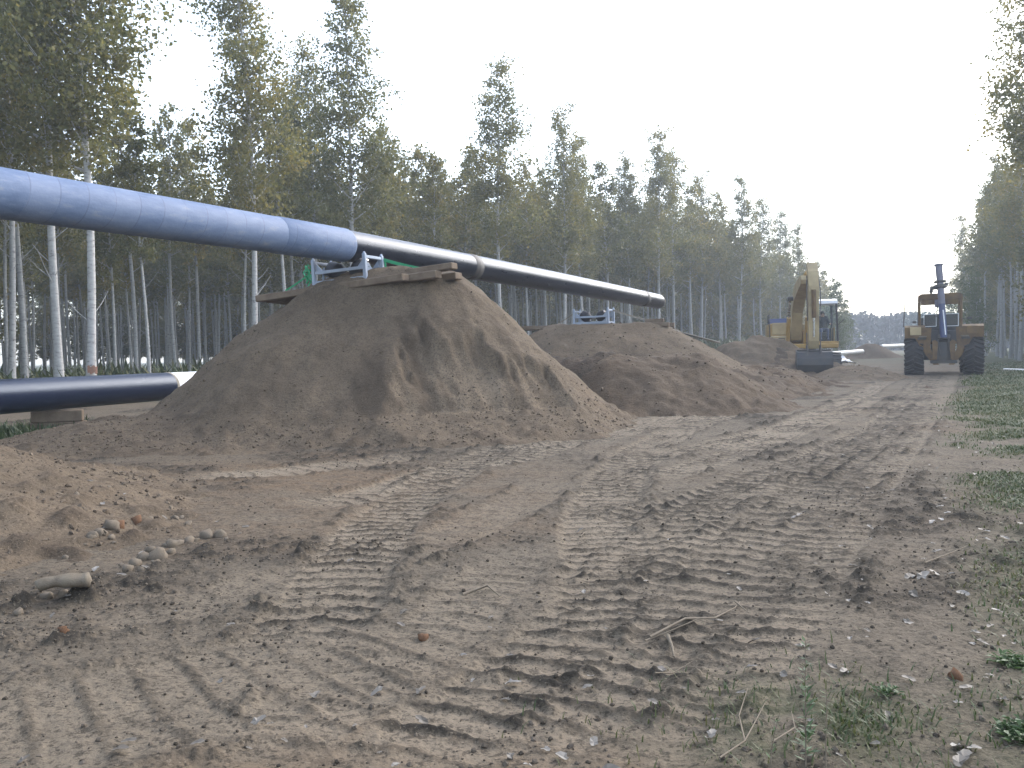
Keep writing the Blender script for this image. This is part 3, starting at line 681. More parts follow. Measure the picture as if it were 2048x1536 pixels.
# ------------------------------------------------------------------ excavator (local: +Y forward, +X operator's right)
ex = tag(empty('excavator', (12.5, 38.3, .02), math.pi - .217), 'yellow tracked excavator with white-roofed cab digging beside the sand heaps', 'excavator')
Y_, C_, S_ = M['yellow'], M['cream'], M['steel']
for sx in (-1, 1):
    t = MB(); pr = []
    for k in range(24):
        a = 2 * math.pi * k / 24; pr.append(((1.55 if math.cos(a) > 0 else -1.55) + .42 * math.cos(a), .44 + .42 * math.sin(a)))
    t.prism(pr, sx * 1.1 - .28, sx * 1.1 + .28)
    for k in range(18):
        y = -1.5 + k * .176
        t.box((sx * 1.1, y, .868), (.6, .05, .035), bev=.004); t.box((sx * 1.1, y, .012), (.6, .05, .03), bev=.004)
    for y in (-1.55, 1.55):
        for q in range(-3, 4):
            a = q * .42; s = 1 if y > 0 else -1
            t.box((sx * 1.1, y + s * .43 * math.cos(a), .44 + .43 * math.sin(a)), (.6, .04, .05), (-s * a * 1, 0, 0) if s < 0 else (a, 0, 0), bev=.004)
    t.build('crawler_track', S_, ex)
MB().box((0, 0, .6), (1.7, 2.2, .45)).build('undercarriage', Y_, ex)
MB().lathe([(.02, .8), (.62, .8), (.62, 1.06), (.02, 1.06)], 28, Matrix.Rotation(-math.pi / 2, 4, 'Y')).build('slew_ring', S_, ex)
MB().box((0, -.35, 1.16), (2.7, 3.6, .2), bev=.04).build('deck', Y_, ex)
cw = MB(); cw.prism([(-2.15, 1.3), (-2.5, 1.5), (-2.55, 2.0), (-2.4, 2.15), (-1.65, 2.15), (-1.65, 1.3)], -1.32, 1.32); cw.build('counterweight', C_, ex)
MB().box((.62, -.75, 1.72), (1.36, 1.75, .9), bev=.05).build('engine_housing', Y_, ex)
MB().box((-.35, -1.05, 1.7), (.5, 1.1, .86), bev=.04).build('pump_housing', C_, ex)
MB().box((.72, .125 + .002, 1.93), (.95, .06, .52), bev=.02).build('side_panel', C_, ex)
tb = MB().box((.92, .62, 1.44), (.72, .95, .36), bev=.04).build('toolbox', C_, ex)
MB().box((.88, 1.1, 1.44), (.26, .012, .16), bev=.003).build('vent', S_, tb)
MB().box((.88, 1.105, 1.47), (.2, .012, .02), bev=.003).build('vent_bar', Y_, tb)
bh = MB(); bh.prism([(-1.55, 2.175), (-1.5, 2.38), (-.1, 2.38), (.05, 2.175)], .0, 1.28); bh.build('engine_hood', M['blue'], ex)
MB().tube([(.0, -1.0, 2.2), (.0, -1.0, 2.85), (.0, -1.06, 2.95)], .055, 12).build('exhaust_pipe', S_, ex)
MB().tube([(1.3, .15, 1.3), (1.3, .15, 2.55), (1.3, -.9, 2.55), (1.3, -.9, 2.2)], .02, 8).build('handrail', S_, ex)
for q, (cx, cz, w, h) in enumerate(((-.9, 0, 0, 0),)):
    x0, x1, y0, y1, z0, z1 = -1.38, -.42, -.5, 1.2, 1.26, 2.98
    for (px_, py_) in ((x0, y0), (x1, y0), (x0, y1), (x1, y1)):
        MB().tube([(px_ + (.04 if px_ < -.9 else -.04), py_, z0), (px_ + (.05 if px_ < -.9 else -.05), py_ - (.0 if py_ < 0 else .02), z0 + .8), (px_ + (.07 if px_ < -.9 else -.07), py_ - (.0 if py_ < 0 else .16), z1 - .06)], .042, 8).build('cab_post', M['interior'], ex)
    rf = MB(); rf.prism([(y0 - .05, z1 - .07), (y0, z1 + .08), (y0 + .2, z1 + .13), (y1 - .4, z1 + .13), (y1 - .12, z1 + .06), (y1 - .08, z1 - .07)], x0 + .02, x1 - .02); rf.build('cab_roof', M['white'], ex)
    MB().box(((x0 + x1) / 2, (y0 + y1) / 2, z0 + .03), (x1 - x0 - .02, y1 - y0, .07)).build('cab_floor', M['interior'], ex)
    MB().box(((x0 + x1) / 2, y1 + .0, z0 - .02), (x1 - x0, .08, .22), bev=.02).build('cab_sill', Y_, ex)
    st_ = MB().box(((x0 + x1) / 2 - .12, y1 + .05, z0 - .06), (.34, .03, .14), bev=.01).build('headlight', S_, ex)
    MB().box(((x0 + x1) / 2 - .12, y1 + .068, z0 - .06), (.2, .012, .07), bev=.003).build('lens', M['lamp'], st_)
    MB().box((x0 + .06, y0 + .45, z0 + .36), (.03, .95, .62), bev=.01).build('door_panel', Y_, ex)
    MB().box(((x0 + x1) / 2, y0 + .02, z0 + .35), (x1 - x0 - .14, .03, .6), bev=.01).build('rear_panel', M['interior'], ex)
    g_ = MB(); a0, a1 = x0 + .09, x1 - .09
    g_.add([(a0, y1, z0 + .08), (a1, y1, z0 + .08), (a1, y1 - .02, z0 + .8), (a0, y1 - .02, z0 + .8), (a1 - .02, y1 - .15, z1 - .1), (a0 + .02, y1 - .15, z1 - .1)], [[0, 1, 2, 3], [3, 2, 4, 5]]); g_.build('windscreen', M['glass'], ex)
    for xx in (x0 + .055, x1 - .055):
        g_ = MB(); g_.add([(xx, y0 + .06, z0 + .7), (xx, y1 - .06, z0 + .7), (xx, y1 - .2, z1 - .1), (xx, y0 + .06, z1 - .1)], [[0, 1, 2, 3]]); g_.build('side_window', M['glass'], ex)
    g_ = MB(); g_.add([(a0, y0 + .02, z0 + .68), (a1, y0 + .02, z0 + .68), (a1, y0 + .02, z1 - .1), (a0, y0 + .02, z1 - .1)], [[0, 1, 2, 3]]); g_.build('rear_window', M['glass'], ex)
    se = MB().box((-.9, .05, z0 + .42), (.5, .52, .14), bev=.04); se.box((-.9, -.24, z0 + .82), (.48, .13, .75), (-.12, 0, 0), bev=.04); se.build('seat', M['interior'], ex)
    MB().tube([(-1.2, .75, z0 + .06), (-1.18, .8, z0 + .85)], .018, 6).build('control_lever', S_, ex)
    MB().tube([(-.62, .75, z0 + .06), (-.64, .8, z0 + .85)], .018, 6).build('control_lever', S_, ex)
    MB().tube([(x0 + .02, y1, z0 + .75), (x0 - .22, y1 + .15, z0 + 1.0)], .014, 6).build('mirror_arm', S_, ex)
BX = .06
bm_ = MB()
bm_.prism([(.35, 1.35), (.62, 1.42), (1.35, 2.55), (2.35, 3.05), (3.6, 3.28), (5.0, 3.5), (5.1, 3.66), (4.95, 3.82), (3.5, 3.76), (2.3, 3.58), (1.35, 3.1), (.75, 2.45), (.25, 1.62)], BX - .02, BX + .42)
boom = bm_.build('boom', C_, ex)
for sx in (-1, 1):
    MB().box((BX + .2 + sx * .32, .45, 1.52), (.07, .55, .62), bev=.03).build('boom_bracket', Y_, boom)
    cy = MB().tube([(BX + .2 + sx * .37, 1.0, 1.35), (BX + .2 + sx * .37, 1.62, 2.35)], .085, 14).build('boom_cylinder', Y_, ex)
    MB().tube([(BX + .2 + sx * .37, 1.62, 2.35), (BX + .2 + sx * .37, 2.25, 3.1)], .045, 12).build('rod', M['chrome'], cy)
    MB().tube([(BX + .2 + sx * .25, 2.25, 3.1), (BX + .2 + sx * .46, 2.25, 3.1)], .09, 14).build('pin', S_, cy)
sc_ = MB().tube([(BX + .1, 2.2, 3.76), (BX + .05, 3.7, 4.02)], .085, 14).build('stick_cylinder', Y_, ex)
MB().tube([(BX, 3.7, 4.02), (BX, 4.72, 4.2)], .042, 12).build('rod', M['chrome'], sc_)
stick = MB(); stick.prism([(4.62, 4.2), (4.8, 4.3), (5.12, 3.95), (5.26, 3.4), (5.2, 1.35), (5.06, 1.05), (4.9, 1.1), (4.86, 1.5), (4.72, 3.0), (4.72, 3.6)], BX - .2, BX + .17)
stick = stick.build('stick', C_, ex)
bc = MB().tube([(BX, 5.36, 3.25), (BX, 5.37, 2.2)], .08, 14).build('bucket_cylinder', M['rust'], ex)
MB().tube([(BX, 5.37, 2.2), (BX, 5.33, 1.5)], .042, 12).build('rod', M['chrome'], bc)
for sx in (-1, 1):
    MB().box((BX + sx * .24, 5.2, 1.4), (.035, .1, .55), (.3, 0, 0)).build('bucket_link', S_, ex)
    MB().tube([(BX + sx * .2, 5.0, 3.8), (BX + sx * .24, 5.36, 3.2), (BX + sx * .24, 5.38, 2.6), (BX + sx * .22, 5.3, 2.1)], .018, 6).build('hose', S_, ex)
bk = empty('bucket', (0, 0, 0)); bk.parent = ex
outer = [(5.22, .98), (5.42, .92), (5.6, .7), (5.64, .45), (5.55, .22), (5.36, .06), (5.1, -.02), (4.6, -.02)]
inner = [(4.6, .0), (5.1, .01), (5.34, .09), (5.52, .24), (5.61, .45), (5.57, .69), (5.41, .89), (5.22, .95)]
MB().prism(outer + inner, BX - .6, BX + .6).build('shell', M['bucket'], bk)
for sx in (-1, 1):
    MB().prism([(5.2, 1.02), (5.43, .94), (5.62, .7), (5.66, .45), (5.57, .2), (5.37, .04), (5.1, -.04), (4.55, -.04), (4.62, .12), (4.95, .6)], BX + sx * .62 - .02, BX + sx * .62 + .02).build('side_plate', M['bucket'], bk)
    MB().prism([(5.0, .95), (5.02, 1.18), (5.2, 1.2), (5.42, .99), (5.55, .8)], BX + sx * .24 - .025, BX + sx * .24 + .025).build('ear', S_, bk)
MB().box((BX, 5.22, 1.0), (1.22, .09, .05), bev=.01).build('top_rim', S_, bk)
for k in range(5): MB().box((BX - .5 + .25 * k, 4.5, -.0), (.09, .22, .05), bev=.01).build('tooth', S_, bk)

# operator: one continuous seated body
def seated_person(name, Mw, label):
    J = {'pelvis': (0, 0, .0), 'waist': (0, -.02, .2), 'chest': (0, -.03, .42), 'neck': (0, 0, .56), 'jaw': (0, .035, .645), 'head': (0, .02, .735), 'top': (0, .01, .80)}
    for s, sx in (('l', -1), ('r', 1)):
        J[s + 'sh'] = (sx * .19, -.02, .49); J[s + 'el'] = (sx * .27, .14, .27); J[s + 'wr'] = (sx * .26, .40, .27); J[s + 'hd'] = (sx * .25, .48, .29)
        J[s + 'hip'] = (sx * .1, .04, -.01); J[s + 'kn'] = (sx * .15, .46, .06); J[s + 'an'] = (sx * .14, .55, -.34); J[s + 'to'] = (sx * .15, .72, -.38)
    rad_ = {'pelvis': .14, 'waist': .13, 'chest': .145, 'neck': .058, 'jaw': .075, 'head': .095, 'top': .07}
    for s in 'lr': rad_.update({s + 'sh': .075, s + 'el': .05, s + 'wr': .036, s + 'hd': .04, s + 'hip': .1, s + 'kn': .068, s + 'an': .046, s + 'to': .038})
    E = [('pelvis', 'waist'), ('waist', 'chest'), ('chest', 'neck'), ('neck', 'jaw'), ('jaw', 'head'), ('head', 'top')]
    for s in 'lr': E += [('chest', s + 'sh'), (s + 'sh', s + 'el'), (s + 'el', s + 'wr'), (s + 'wr', s + 'hd'), ('pelvis', s + 'hip'), (s + 'hip', s + 'kn'), (s + 'kn', s + 'an'), (s + 'an', s + 'to')]
    names = list(J); me = bpy.data.meshes.new(name); me.from_pydata([J[n] for n in names], [(names.index(a), names.index(c)) for a, c in E], [])
    o = link(name, me, [M['cloth'], M['skin'], M['blue']]); o.modifiers.new('skin', 'SKIN'); sl = me.skin_vertices[0].data
    for i, n in enumerate(names): sl[i].radius = (rad_[n], rad_[n] * (.72 if n in ('chest', 'waist') else 1)); sl[i].use_root = n == 'pelvis'
    o.modifiers.new('sub', 'SUBSURF').levels = 2
    dg = bpy.context.evaluated_depsgraph_get(); m2 = bpy.data.meshes.new_from_object(o.evaluated_get(dg)); o.modifiers.clear(); o.data = m2
    for p in m2.polygons:
        c = p.center; p.use_smooth = True
        p.material_index = 1 if (c.z > .585 or (c.y > .41 and abs(c.x) > .19 and c.z > .2)) else (2 if c.z < .12 else 0)
    o.matrix_world = Mw; tag(o, label, 'person')
    h = MB(); h.lathe([(.001, .125), (.05, .115), (.085, .075), (.1, .02), (.102, -.03)], 16, Matrix.Translation((0, .0, .725)) @ Matrix.Rotation(-math.pi / 2, 4, 'Y')); h.build('hair', M['hair'], o)
    n_ = MB(); n_.box((0, .125, .70), (.03, .04, .045), bev=.008); n_.build('nose', M['skin'], o)
    return o
bpy.context.view_layer.update()
seated_person('person', ex.matrix_world @ Matrix.Translation((-.9, .0, 1.80)) , 'dark-haired operator in a dark jacket seated in the excavator cab')

# ------------------------------------------------------------------ wheeled pipe-handling machine
lo_c = P(1886, 742, 33.4)
ld = tag(empty('wheel_loader', (lo_c.x, lo_c.y, TZ(lo_c.x, lo_c.y) - .02), math.pi - .43), 'worn orange wheeled machine with an upright grey mast and open cab door', 'loader')
ld.scale = (.95, 1, .99)
Ru = M['rust']
def wheel(x, y):
    w = empty('wheel', (x, y, .75)); w.parent = ld
    t = MB(); t.lathe([(.36, -.27), (.5, -.31), (.64, -.325), (.70, -.28), (.715, 0), (.70, .28), (.64, .325), (.5, .31), (.36, .27)], 40)
    for k in range(22):
        a = 2 * math.pi * k / 22
        for s in (-1, 1):
            aa = a + (s > 0) * math.pi / 22
            Mx = Matrix.Rotation(aa, 4, 'X') @ Matrix.Translation((s * .17, 0, .715)) @ Matrix.Rotation(s * .42, 4, 'Z')
            q = MB(); q.box((0, 0, 0), (.36, .075, .075), bev=.015); t.add(q.v, q.f, False, Mx)
            Mx = Matrix.Rotation(aa + .06, 4, 'X') @ Matrix.Translation((s * .315, 0, .645)) @ Matrix.Rotation(s * .9, 4, 'Y')
            q = MB(); q.box((0, 0, 0), (.11, .07, .06), bev=.015); t.add(q.v, q.f, False, Mx)
    t.build('tyre', M['rubber'], w)
    r = MB(); r.lathe([(.001, -.12), (.16, -.14), (.2, -.05), (.33, -.08), (.37, -.25), (.37, .25), (.33, .08), (.2, .05), (.16, .14), (.001, .12)], 28); r.build('rim', Ru, w)
for x in (-1.04, 1.04):
    for y in (.55, -2.25): wheel(x, y)
MB().tube([(-.85, .55, .75), (.85, .55, .75)], .16, 14).build('axle', S_, ld)
MB().tube([(-.85, -2.25, .75), (.85, -2.25, .75)], .16, 14).build('axle', S_, ld)
MB().box((0, -1.2, .95), (.8, 4.0, .5), bev=.05).build('chassis', S_, ld)
MB().box((.05, -2.5, 1.6), (1.3, 1.9, .85), bev=.08).build('engine_hood', Ru, ld)
def xz(prof, y0, y1, mb=None):
    mb = mb or MB(); n = len(prof)
    vs = [(x, y0, z) for x, z in prof] + [(x, y1, z) for x, z in prof]
    return mb.add(vs, [list(range(n)), list(range(n, 2 * n))[::-1]] + [[i, i + n, (i + 1) % n + n, (i + 1) % n] for i in range(n)])
for sx in (-1, 1):
    xz([(sx * x, z) for x, z in [(1.0, 1.80), (1.02, 1.45), (.62, .78), (.36, .42), (.16, .42), (.30, .62), (.46, 1.05), (.42, 1.80)]], 1.06, 1.14).build('frame_plate', Ru, ld)
    xz([(sx * x, z) for x, z in [(.24, .62), (.38, .62), (.40, 1.3), (.30, 1.34), (.2, 1.25)]], 1.17, 1.30).build('lift_bracket', Ru, ld)
    f_ = MB(); f_.prism([(1.12, 1.42), (1.16, 1.82), (.9, 1.9), (.0, 1.9), (-.35, 1.6), (-.3, 1.52), (0, 1.72), (.85, 1.74), (1.0, 1.56), (1.02, 1.42)], sx * .64, sx * 1.37) ; f_.build('fender', Ru, ld)
    MB().box((sx * .98, 1.17, 1.68), (.40, .05, .3), bev=.02).build('fender_panel', C_ if sx > 0 else M['rust'], ld)
    MB().box((sx * .72, 1.22, 1.47), (.28, .16, .05), bev=.01).build('step_plate', M['drywood'], ld)
    hl = MB().box((sx * .76, 1.18, 1.40), (.3, .06, .08), bev=.01).build('lamp_bar', S_, ld)
MB().box((0, 1.0, .92), (.62, .12, .82), bev=.03).build('radiator_block', S_, ld)
MB().box((0, 1.1, .53), (.95, .14, .12), bev=.03).build('bumper', S_, ld)
MB().box((0, 1.03, 1.48), (1.0, .16, .42), bev=.03).build('front_panel', M['interior'], ld)
MB().tube([(-.2, 1.2, .9), (-.16, 1.26, 1.4)], .04, 8).build('hose', S_, ld)
MB().tube([(.14, 1.2, .8), (.2, 1.28, 1.3), (.05, 1.2, 1.6)], .025, 8).build('hose', S_, ld)
# cab
cx0, cx1, cy0, cy1, cz0, cz1 = -.62, .84, -1.1, .72, 1.55, 2.98
for (px_, py_) in ((cx0, cy0), (cx1, cy0), (cx0, cy1), (cx1, cy1)):
    MB().box((px_, py_, (cz0 + cz1) / 2), (.1, .1, cz1 - cz0), bev=.02).build('cab_post', Ru, ld)
rf = xz([(cx0 - .06, cz1 - .12), (cx0 - .05, cz1 + .02), (cx0 + .08, cz1 + .09), (cx1 - .08, cz1 + .09), (cx1 + .05, cz1 + .02), (cx1 + .06, cz1 - .12)], cy0 - .1, cy1 + .1); rf.build('cab_roof', Ru, ld)
MB().box(((cx0 + cx1) / 2, cy1 + .003, cz1 - .2), (cx1 - cx0 - .106, .07, .26), bev=.02).build('header', Ru, ld)
MB().box(((cx0 + cx1) / 2, cy1 + .0, cz0 + .1), (cx1 - cx0 - .106, .08, .3), bev=.02).build('dash_panel', M['interior'], ld)
for sx, a, c in ((-1, cx0 + .1, .0), (1, .25, cx1 - .16)):
    wf = MB()
    z0, z1 = cz0 + .3, cz0 + .75
    wf.tube([(a, cy1 + .05, z0), (c, cy1 + .05, z0), (c, cy1 + .05, z1), (a, cy1 + .05, z1), (a, cy1 + .05, z0)], .014, 6).build('guard_frame', M['white'], ld)
    MB().box(((a + c) / 2, cy1 - .12, (z0 + z1) / 2), (abs(c - a) - .04, .02, z1 - z0 - .02)).build('dash_board', M['interior'], ld)
g_ = MB(); g_.add([(cx0 + .05, cy1 - .02, cz0 + .25), (cx1 - .05, cy1 - .02, cz0 + .25), (cx1 - .05, cy1 - .02, cz1 - .33), (cx0 + .05, cy1 - .02, cz1 - .33)], [[0, 1, 2, 3]]); g_.build('windscreen', M['glass'], ld)
MB().box(((cx0 + cx1) / 2, cy0, cz0 + .3), (cx1 - cx0 - .1, .06, .75), bev=.02).build('rear_panel', M['interior'], ld)
g_ = MB(); g_.add([(cx0 + .05, cy0, cz0 + .69), (cx1 - .05, cy0, cz0 + .69), (cx1 - .05, cy0, cz1 - .14), (cx0 + .05, cy0, cz1 - .14)], [[0, 1, 2, 3]]); g_.build('rear_window', M['glass'], ld)
MB().box((.12, -.35, cz0 + .45), (.5, .14, .7), (-.1, 0, 0), bev=.05).box((.12, -.08, cz0 + .18), (.5, .5, .14), bev=.05).build('seat', M['interior'], ld)
wheel_ = MB(); wheel_.tube([(.12 + .19 * math.cos(t), .42 + .08 * math.sin(t), cz0 + .72 + .17 * math.sin(t)) for t in np.linspace(0, 2 * math.pi, 20)], .016, 6, cap=False); wheel_.build('steering_wheel', S_, ld)
dr = MB(); dx0, dx1, dz0, dz1 = cx1 + .05, cx1 + .52, 1.86, 2.74
pts = [(dx0, cy1 + .02, dz0), (dx1 + .05, cy1 + .12, dz0), (dx1, cy1 + .12, dz1), (dx0, cy1 + .02, dz1), (dx0, cy1 + .02, dz0)]
dr.tube(pts, .022, 6); dr = dr.build('door', S_, ld)
MB().add(pts[:4], [[0, 1, 2, 3]]).build('door_glass', M['glass'], dr)
MB().tube([(cx1 + .02, cy1 + .1, 2.02), (cx1 + .16, cy1 + .2, 2.02)], .012, 6).build('mirror_arm', S_, ld)
MB().box((cx1 + .18, cy1 + .22, 2.02), (.13, .04, .09), bev=.015).build('mirror', S_, ld)
MB().tube([(cx0 - .02, cy1 + .1, 2.1), (cx0 - .25, cy1 + .2, 2.12)], .012, 6).build('mirror_arm', S_, ld)
MB().box((cx0 - .27, cy1 + .22, 2.12), (.18, .04, .09), bev=.015).build('mirror', S_, ld)
bq = MB(); bq.lathe([(.001, 3.27), (.05, 3.25), (.075, 3.2), (.075, 3.13), (.04, 3.1), (.04, 3.06)], 14, Matrix.Translation((.42, cy1 - .1, 0)) @ Matrix.Rotation(-math.pi / 2, 4, 'Y')); bq.build('beacon', S_, ld)
# mast in front of the cab
a0, a1, a2 = Vector((.0, 1.30, 1.42)), Vector((.06, 1.22, 2.65)), Vector((.16, 1.08, 4.08))
ms = MB().tube([a1, a2], [.12, .13], 20).build('mast', M['mast'], ld)
MB().tube([a2 - Vector((0, 0, .0)), a2 + Vector((.004, -.004, 0.05))], .17, 20).build('mast_cap', M['mast'], ms)
col = MB(); col.tube([a1.lerp(a2, .42), a1.lerp(a2, .50)], .23, 16); col.build('clamp_collar', S_, ms)
MB().tube([a1.lerp(a2, .56), a1.lerp(a2, .60)], .22, 16).build('clamp_collar', S_, ms)
c_ = a1.lerp(a2, .44); MB().box((c_.x + .22, c_.y, c_.z - .02), (.3, .22, .14), bev=.04).build('clamp_arm', S_, ms)
MB().box((c_.x - .2, c_.y, c_.z + .1), (.14, .2, .1), bev=.03).build('clamp_lug', S_, ms)
bl_ = MB().tube([a0, a1.lerp(a2, .03)], [.13, .12], 18).build('hydraulic_cylinder', M['blue'], ld)
dn = Vector((-.06, .16, 0)); MB().tube([a0 + dn + Vector((0, 0, .1)), a1 + dn + Vector((.02, 0, -.22))], .022, 8).build('piston_rod', M['white'], bl_)
MB().box((.0, 1.2, 1.45), (.46, .3, .16), bev=.03).build('mast_foot', S_, ld)
MB().prism([(1.0, 2.75), (1.0, 2.55), (.75, 2.55), (.75, 2.85)], .0, .3).build('mast_bracket', M['mast'], ld)
MB().tube([(.2, 1.1, 2.6), (.24, 1.0, 2.2), (.1, 1.2, 1.7)], .02, 6).build('hose', S_, ld)
MB().tube([(-.2, 1.2, 3.35), (-.28, 1.15, 3.5), (-.1, 1.1, 3.6)], .012, 6).build('cable', S_, ld)

# ------------------------------------------------------------------ poplars
def tree_data(H, start, width, nleaf, seed, leaf=.11, dead=5, rb=.0072):
    rg = np.random.default_rng(seed)
    tk = MB(); zs = np.linspace(0, 1, 12); lean = rg.normal(0, .012, 2); ph = rg.random(2) * 6; am = rg.normal(0, .09, 2)
    def axis(t): return Vector((lean[0] * H * t + am[0] * math.sin(ph[0] + 5 * t) - am[0] * math.sin(ph[0]), lean[1] * H * t + am[1] * math.sin(ph[1] + 4 * t) - am[1] * math.sin(ph[1]), H * t))
    tk.tube([axis(t) + Vector((0, 0, -.15 if t == 0 else 0)) for t in zs], [rb * H * ((1 - t) ** .8 * (1 + .35 * math.exp(-t * 40)) + .04) for t in zs], 9)
    br = []
    nb = 46
    for k in range(nb):
        t = start + (1 - start) * (k + rg.random()) / nb * .985; rel = (t - start) / (1 - start)
        L = width * (1.0 - .78 * rel ** 1.25) * (.55 + .6 * rg.random()) * min(1, .45 + rel * 4)
        az = k * 2.4 + rg.normal(0, .5); el = R(38 + 16 * (1 - rel) + rg.normal(0, 7))
        d = Vector((math.cos(az) * math.sin(el), math.sin(az) * math.sin(el), math.cos(el))); p0 = axis(t)
        br.append((p0, d, L, rel))
        mid = p0 + d * L * .55 + Vector((0, 0, -.04 * L)); end = p0 + d * L + Vector((0, 0, .05 * L))
        tk.tube([p0, mid, end], [.0036 * H * (1 - t) + .012, .012, .005], 4, cap=False)
        if rel < .6 and L > .9:
            for q in range(2):
                a = p0 + d * L * (.35 + .3 * q); s2 = Vector((rg.normal(0, .4), rg.normal(0, .4), .45)) * L * .35
                tk.tube([a, a + s2], [.009, .004], 3, cap=False)
    for k in range(dead):
        t = start * (.35 + .65 * rg.random()); az = rg.random() * 6.28; L = .5 + .9 * rg.random(); p0 = axis(t)
        d = Vector((math.cos(az) * .7, math.sin(az) * .7, .65)); tk.tube([p0, p0 + d * L * .6, p0 + d * L + Vector((0, 0, .08))], [.016, .01, .005], 4, cap=False)
    w = np.array([b_[2] ** 1.3 + .12 for b_ in br]); w /= w.sum(); cnt = rg.multinomial(nleaf, w); cs = []
    for (p0, d, L, rel), c in zip(br, cnt):
        if c == 0: continue
        nc = max(2, int(c / 26)); tt = .32 + .76 * rg.random(nc) ** .8
        off = rg.normal(0, 1, (nc, 3)) * (.10 + .17 * L * (.4 + tt[:, None] * .6)) ; off[:, 2] *= .8
        cen = np.array(p0)[None] + np.array(d)[None] * (L * tt)[:, None] + off
        which = rg.integers(0, nc, c)
        cs.append(cen[which] + rg.normal(0, 1, (c, 3)) * (.11 + .05 * L) * np.array([1, 1, .85]))
    c = np.concatenate(cs); n = len(c)
    u = rg.normal(0, 1, (n, 3)); u[:, 2] -= .35; u /= np.linalg.norm(u, axis=1)[:, None]
    v = np.cross(u, rg.normal(0, 1, (n, 3))); v /= np.linalg.norm(v, axis=1)[:, None]
    s = leaf * (.6 + .7 * rg.random((n, 1)))
    V = np.stack([c - u * s * .5, c + v * s * .42 - u * s * .12, c + u * s * .55, c - v * s * .42 - u * s * .12], 1).reshape(-1, 3)
    Fq = np.arange(4 * n).reshape(-1, 4)
    return tk, V, Fq
VAR = {}
def variant(key, **kw):
    tk, V, Fq = tree_data(**kw); lm = M['leaf2'] if key[0] == 'young' else M['leaf']
    t = tk.mesh('trunk'); t.materials.append(M['bark']); c = np_mesh('crown', V, Fq, False); c.materials.append(lm)
    VAR.setdefault(key[0], []).append((t, c))
for k in range(5): variant(('edge', k), H=16, start=.36, width=2.65, nleaf=14500, seed=40 + k, leaf=.118, dead=6)
for k in range(5): variant(('inner', k), H=13, start=.46, width=2.0, nleaf=4800, seed=60 + k, leaf=.15, dead=4, rb=.0075)
for k in range(3): variant(('young', k), H=7, start=.06, width=1.7, nleaf=4200, seed=80 + k, leaf=.12, dead=0, rb=.007)
BASEH = {'edge': 16., 'inner': 13., 'young': 7.}
n_tree = 0
def plant(kind, x, y, H, label, group=None, vi=None, cat='tree', name='poplar_tree'):
    global n_tree
    tm, cm = VAR[kind][vi if vi is not None else random.randrange(len(VAR[kind]))]
    t = empty(name, (x, y, TZ(x, y) if y < 60 else float(ground_parts(np.array([x]), np.array([y]))[0][0])), random.random() * 6.28)
    s = H / BASEH[kind]; t.scale = (s * random.uniform(.92, 1.1), s * random.uniform(.92, 1.1), s)
    link('trunk', tm, None, t); link('crown', cm, None, t); tag(t, label, cat, group); n_tree += 1; return t
EDGE = [(20, 27, 15.5, 'white-trunked poplar nearest the picture border behind the black pipe'),
        (48, 29, 15, 'slim pale poplar just inside the one nearest the picture border'),
        (118, 25.5, 16.5, 'stout pale poplar between the border poplars and the orange-marked poplar'),
        (178, 24.5, 17, 'stout white poplar with an orange paint mark low on its trunk'),
        (270, 37, 12.4, 'slender poplar standing in the gap beyond the orange-marked poplar'),
        (352, 41, 12.6, 'slender poplar whose trunk meets the white end of the black pipe'),
        (398, 44, 12.8, 'slender poplar in the gap just clear of the white pipe end'),
        (508, 32, 16.2, 'tall bright-trunked poplar rising behind the wrapped pipe over the mound slope'),
        (592, 43, 13.0, 'poplar with thin trunk behind the sloping sleeper end'),
        (634, 41, 15.2, 'bushy poplar behind the hanging green strap bundle'),
        (702, 38, 16.6, 'tall pointed poplar rising straight above the pipe joint'),
        (782, 46, 12.8, 'yellowish poplar behind the bare pipe just past the cradle'),
        (846, 49, 12.6, 'lower poplar above the dark marking on the bare pipe'),
        (930, 51, 12.8, 'lower poplar above the weld band of the bare pipe'),
        (1003, 47, 16.4, 'tall poplar standing alone above the skyline past the weld band'),
        (1060, 57, 13.2, 'low-crowned poplar between the lone tall poplar and the twin-topped one'),
        (1128, 53, 15.4, 'twin-topped poplar above the thin end of the raised pipe'),
        (1170, 58, 14.6, 'poplar right beside the twin-topped poplar above the empty cradle'),
        (1255, 64, 15.0, 'poplar standing just before the open end of the raised pipe'),
        (1318, 66, 17.2, 'tall pointed poplar directly behind the open end of the raised pipe'),
        (1350, 72, 17.0, 'tall poplar next to the pointed one at the open pipe end'),
        (1402, 78, 16.3, 'leaning pale poplar above the pale board on the second mound'),
        (1478, 80, 16.2, 'thick-footed pale poplar at the forest edge midway to the excavator'),
        (1525, 90, 16.4, 'edge poplar between the thick-footed poplar and the excavator boom'),
        (1562, 98, 16.0, 'edge poplar behind the excavator exhaust'),
        (1598, 106, 15.6, 'edge poplar rising behind the excavator boom tip'),
        (1640, 125, 13.0, 'short edge poplar behind the excavator cab')]
placed = []
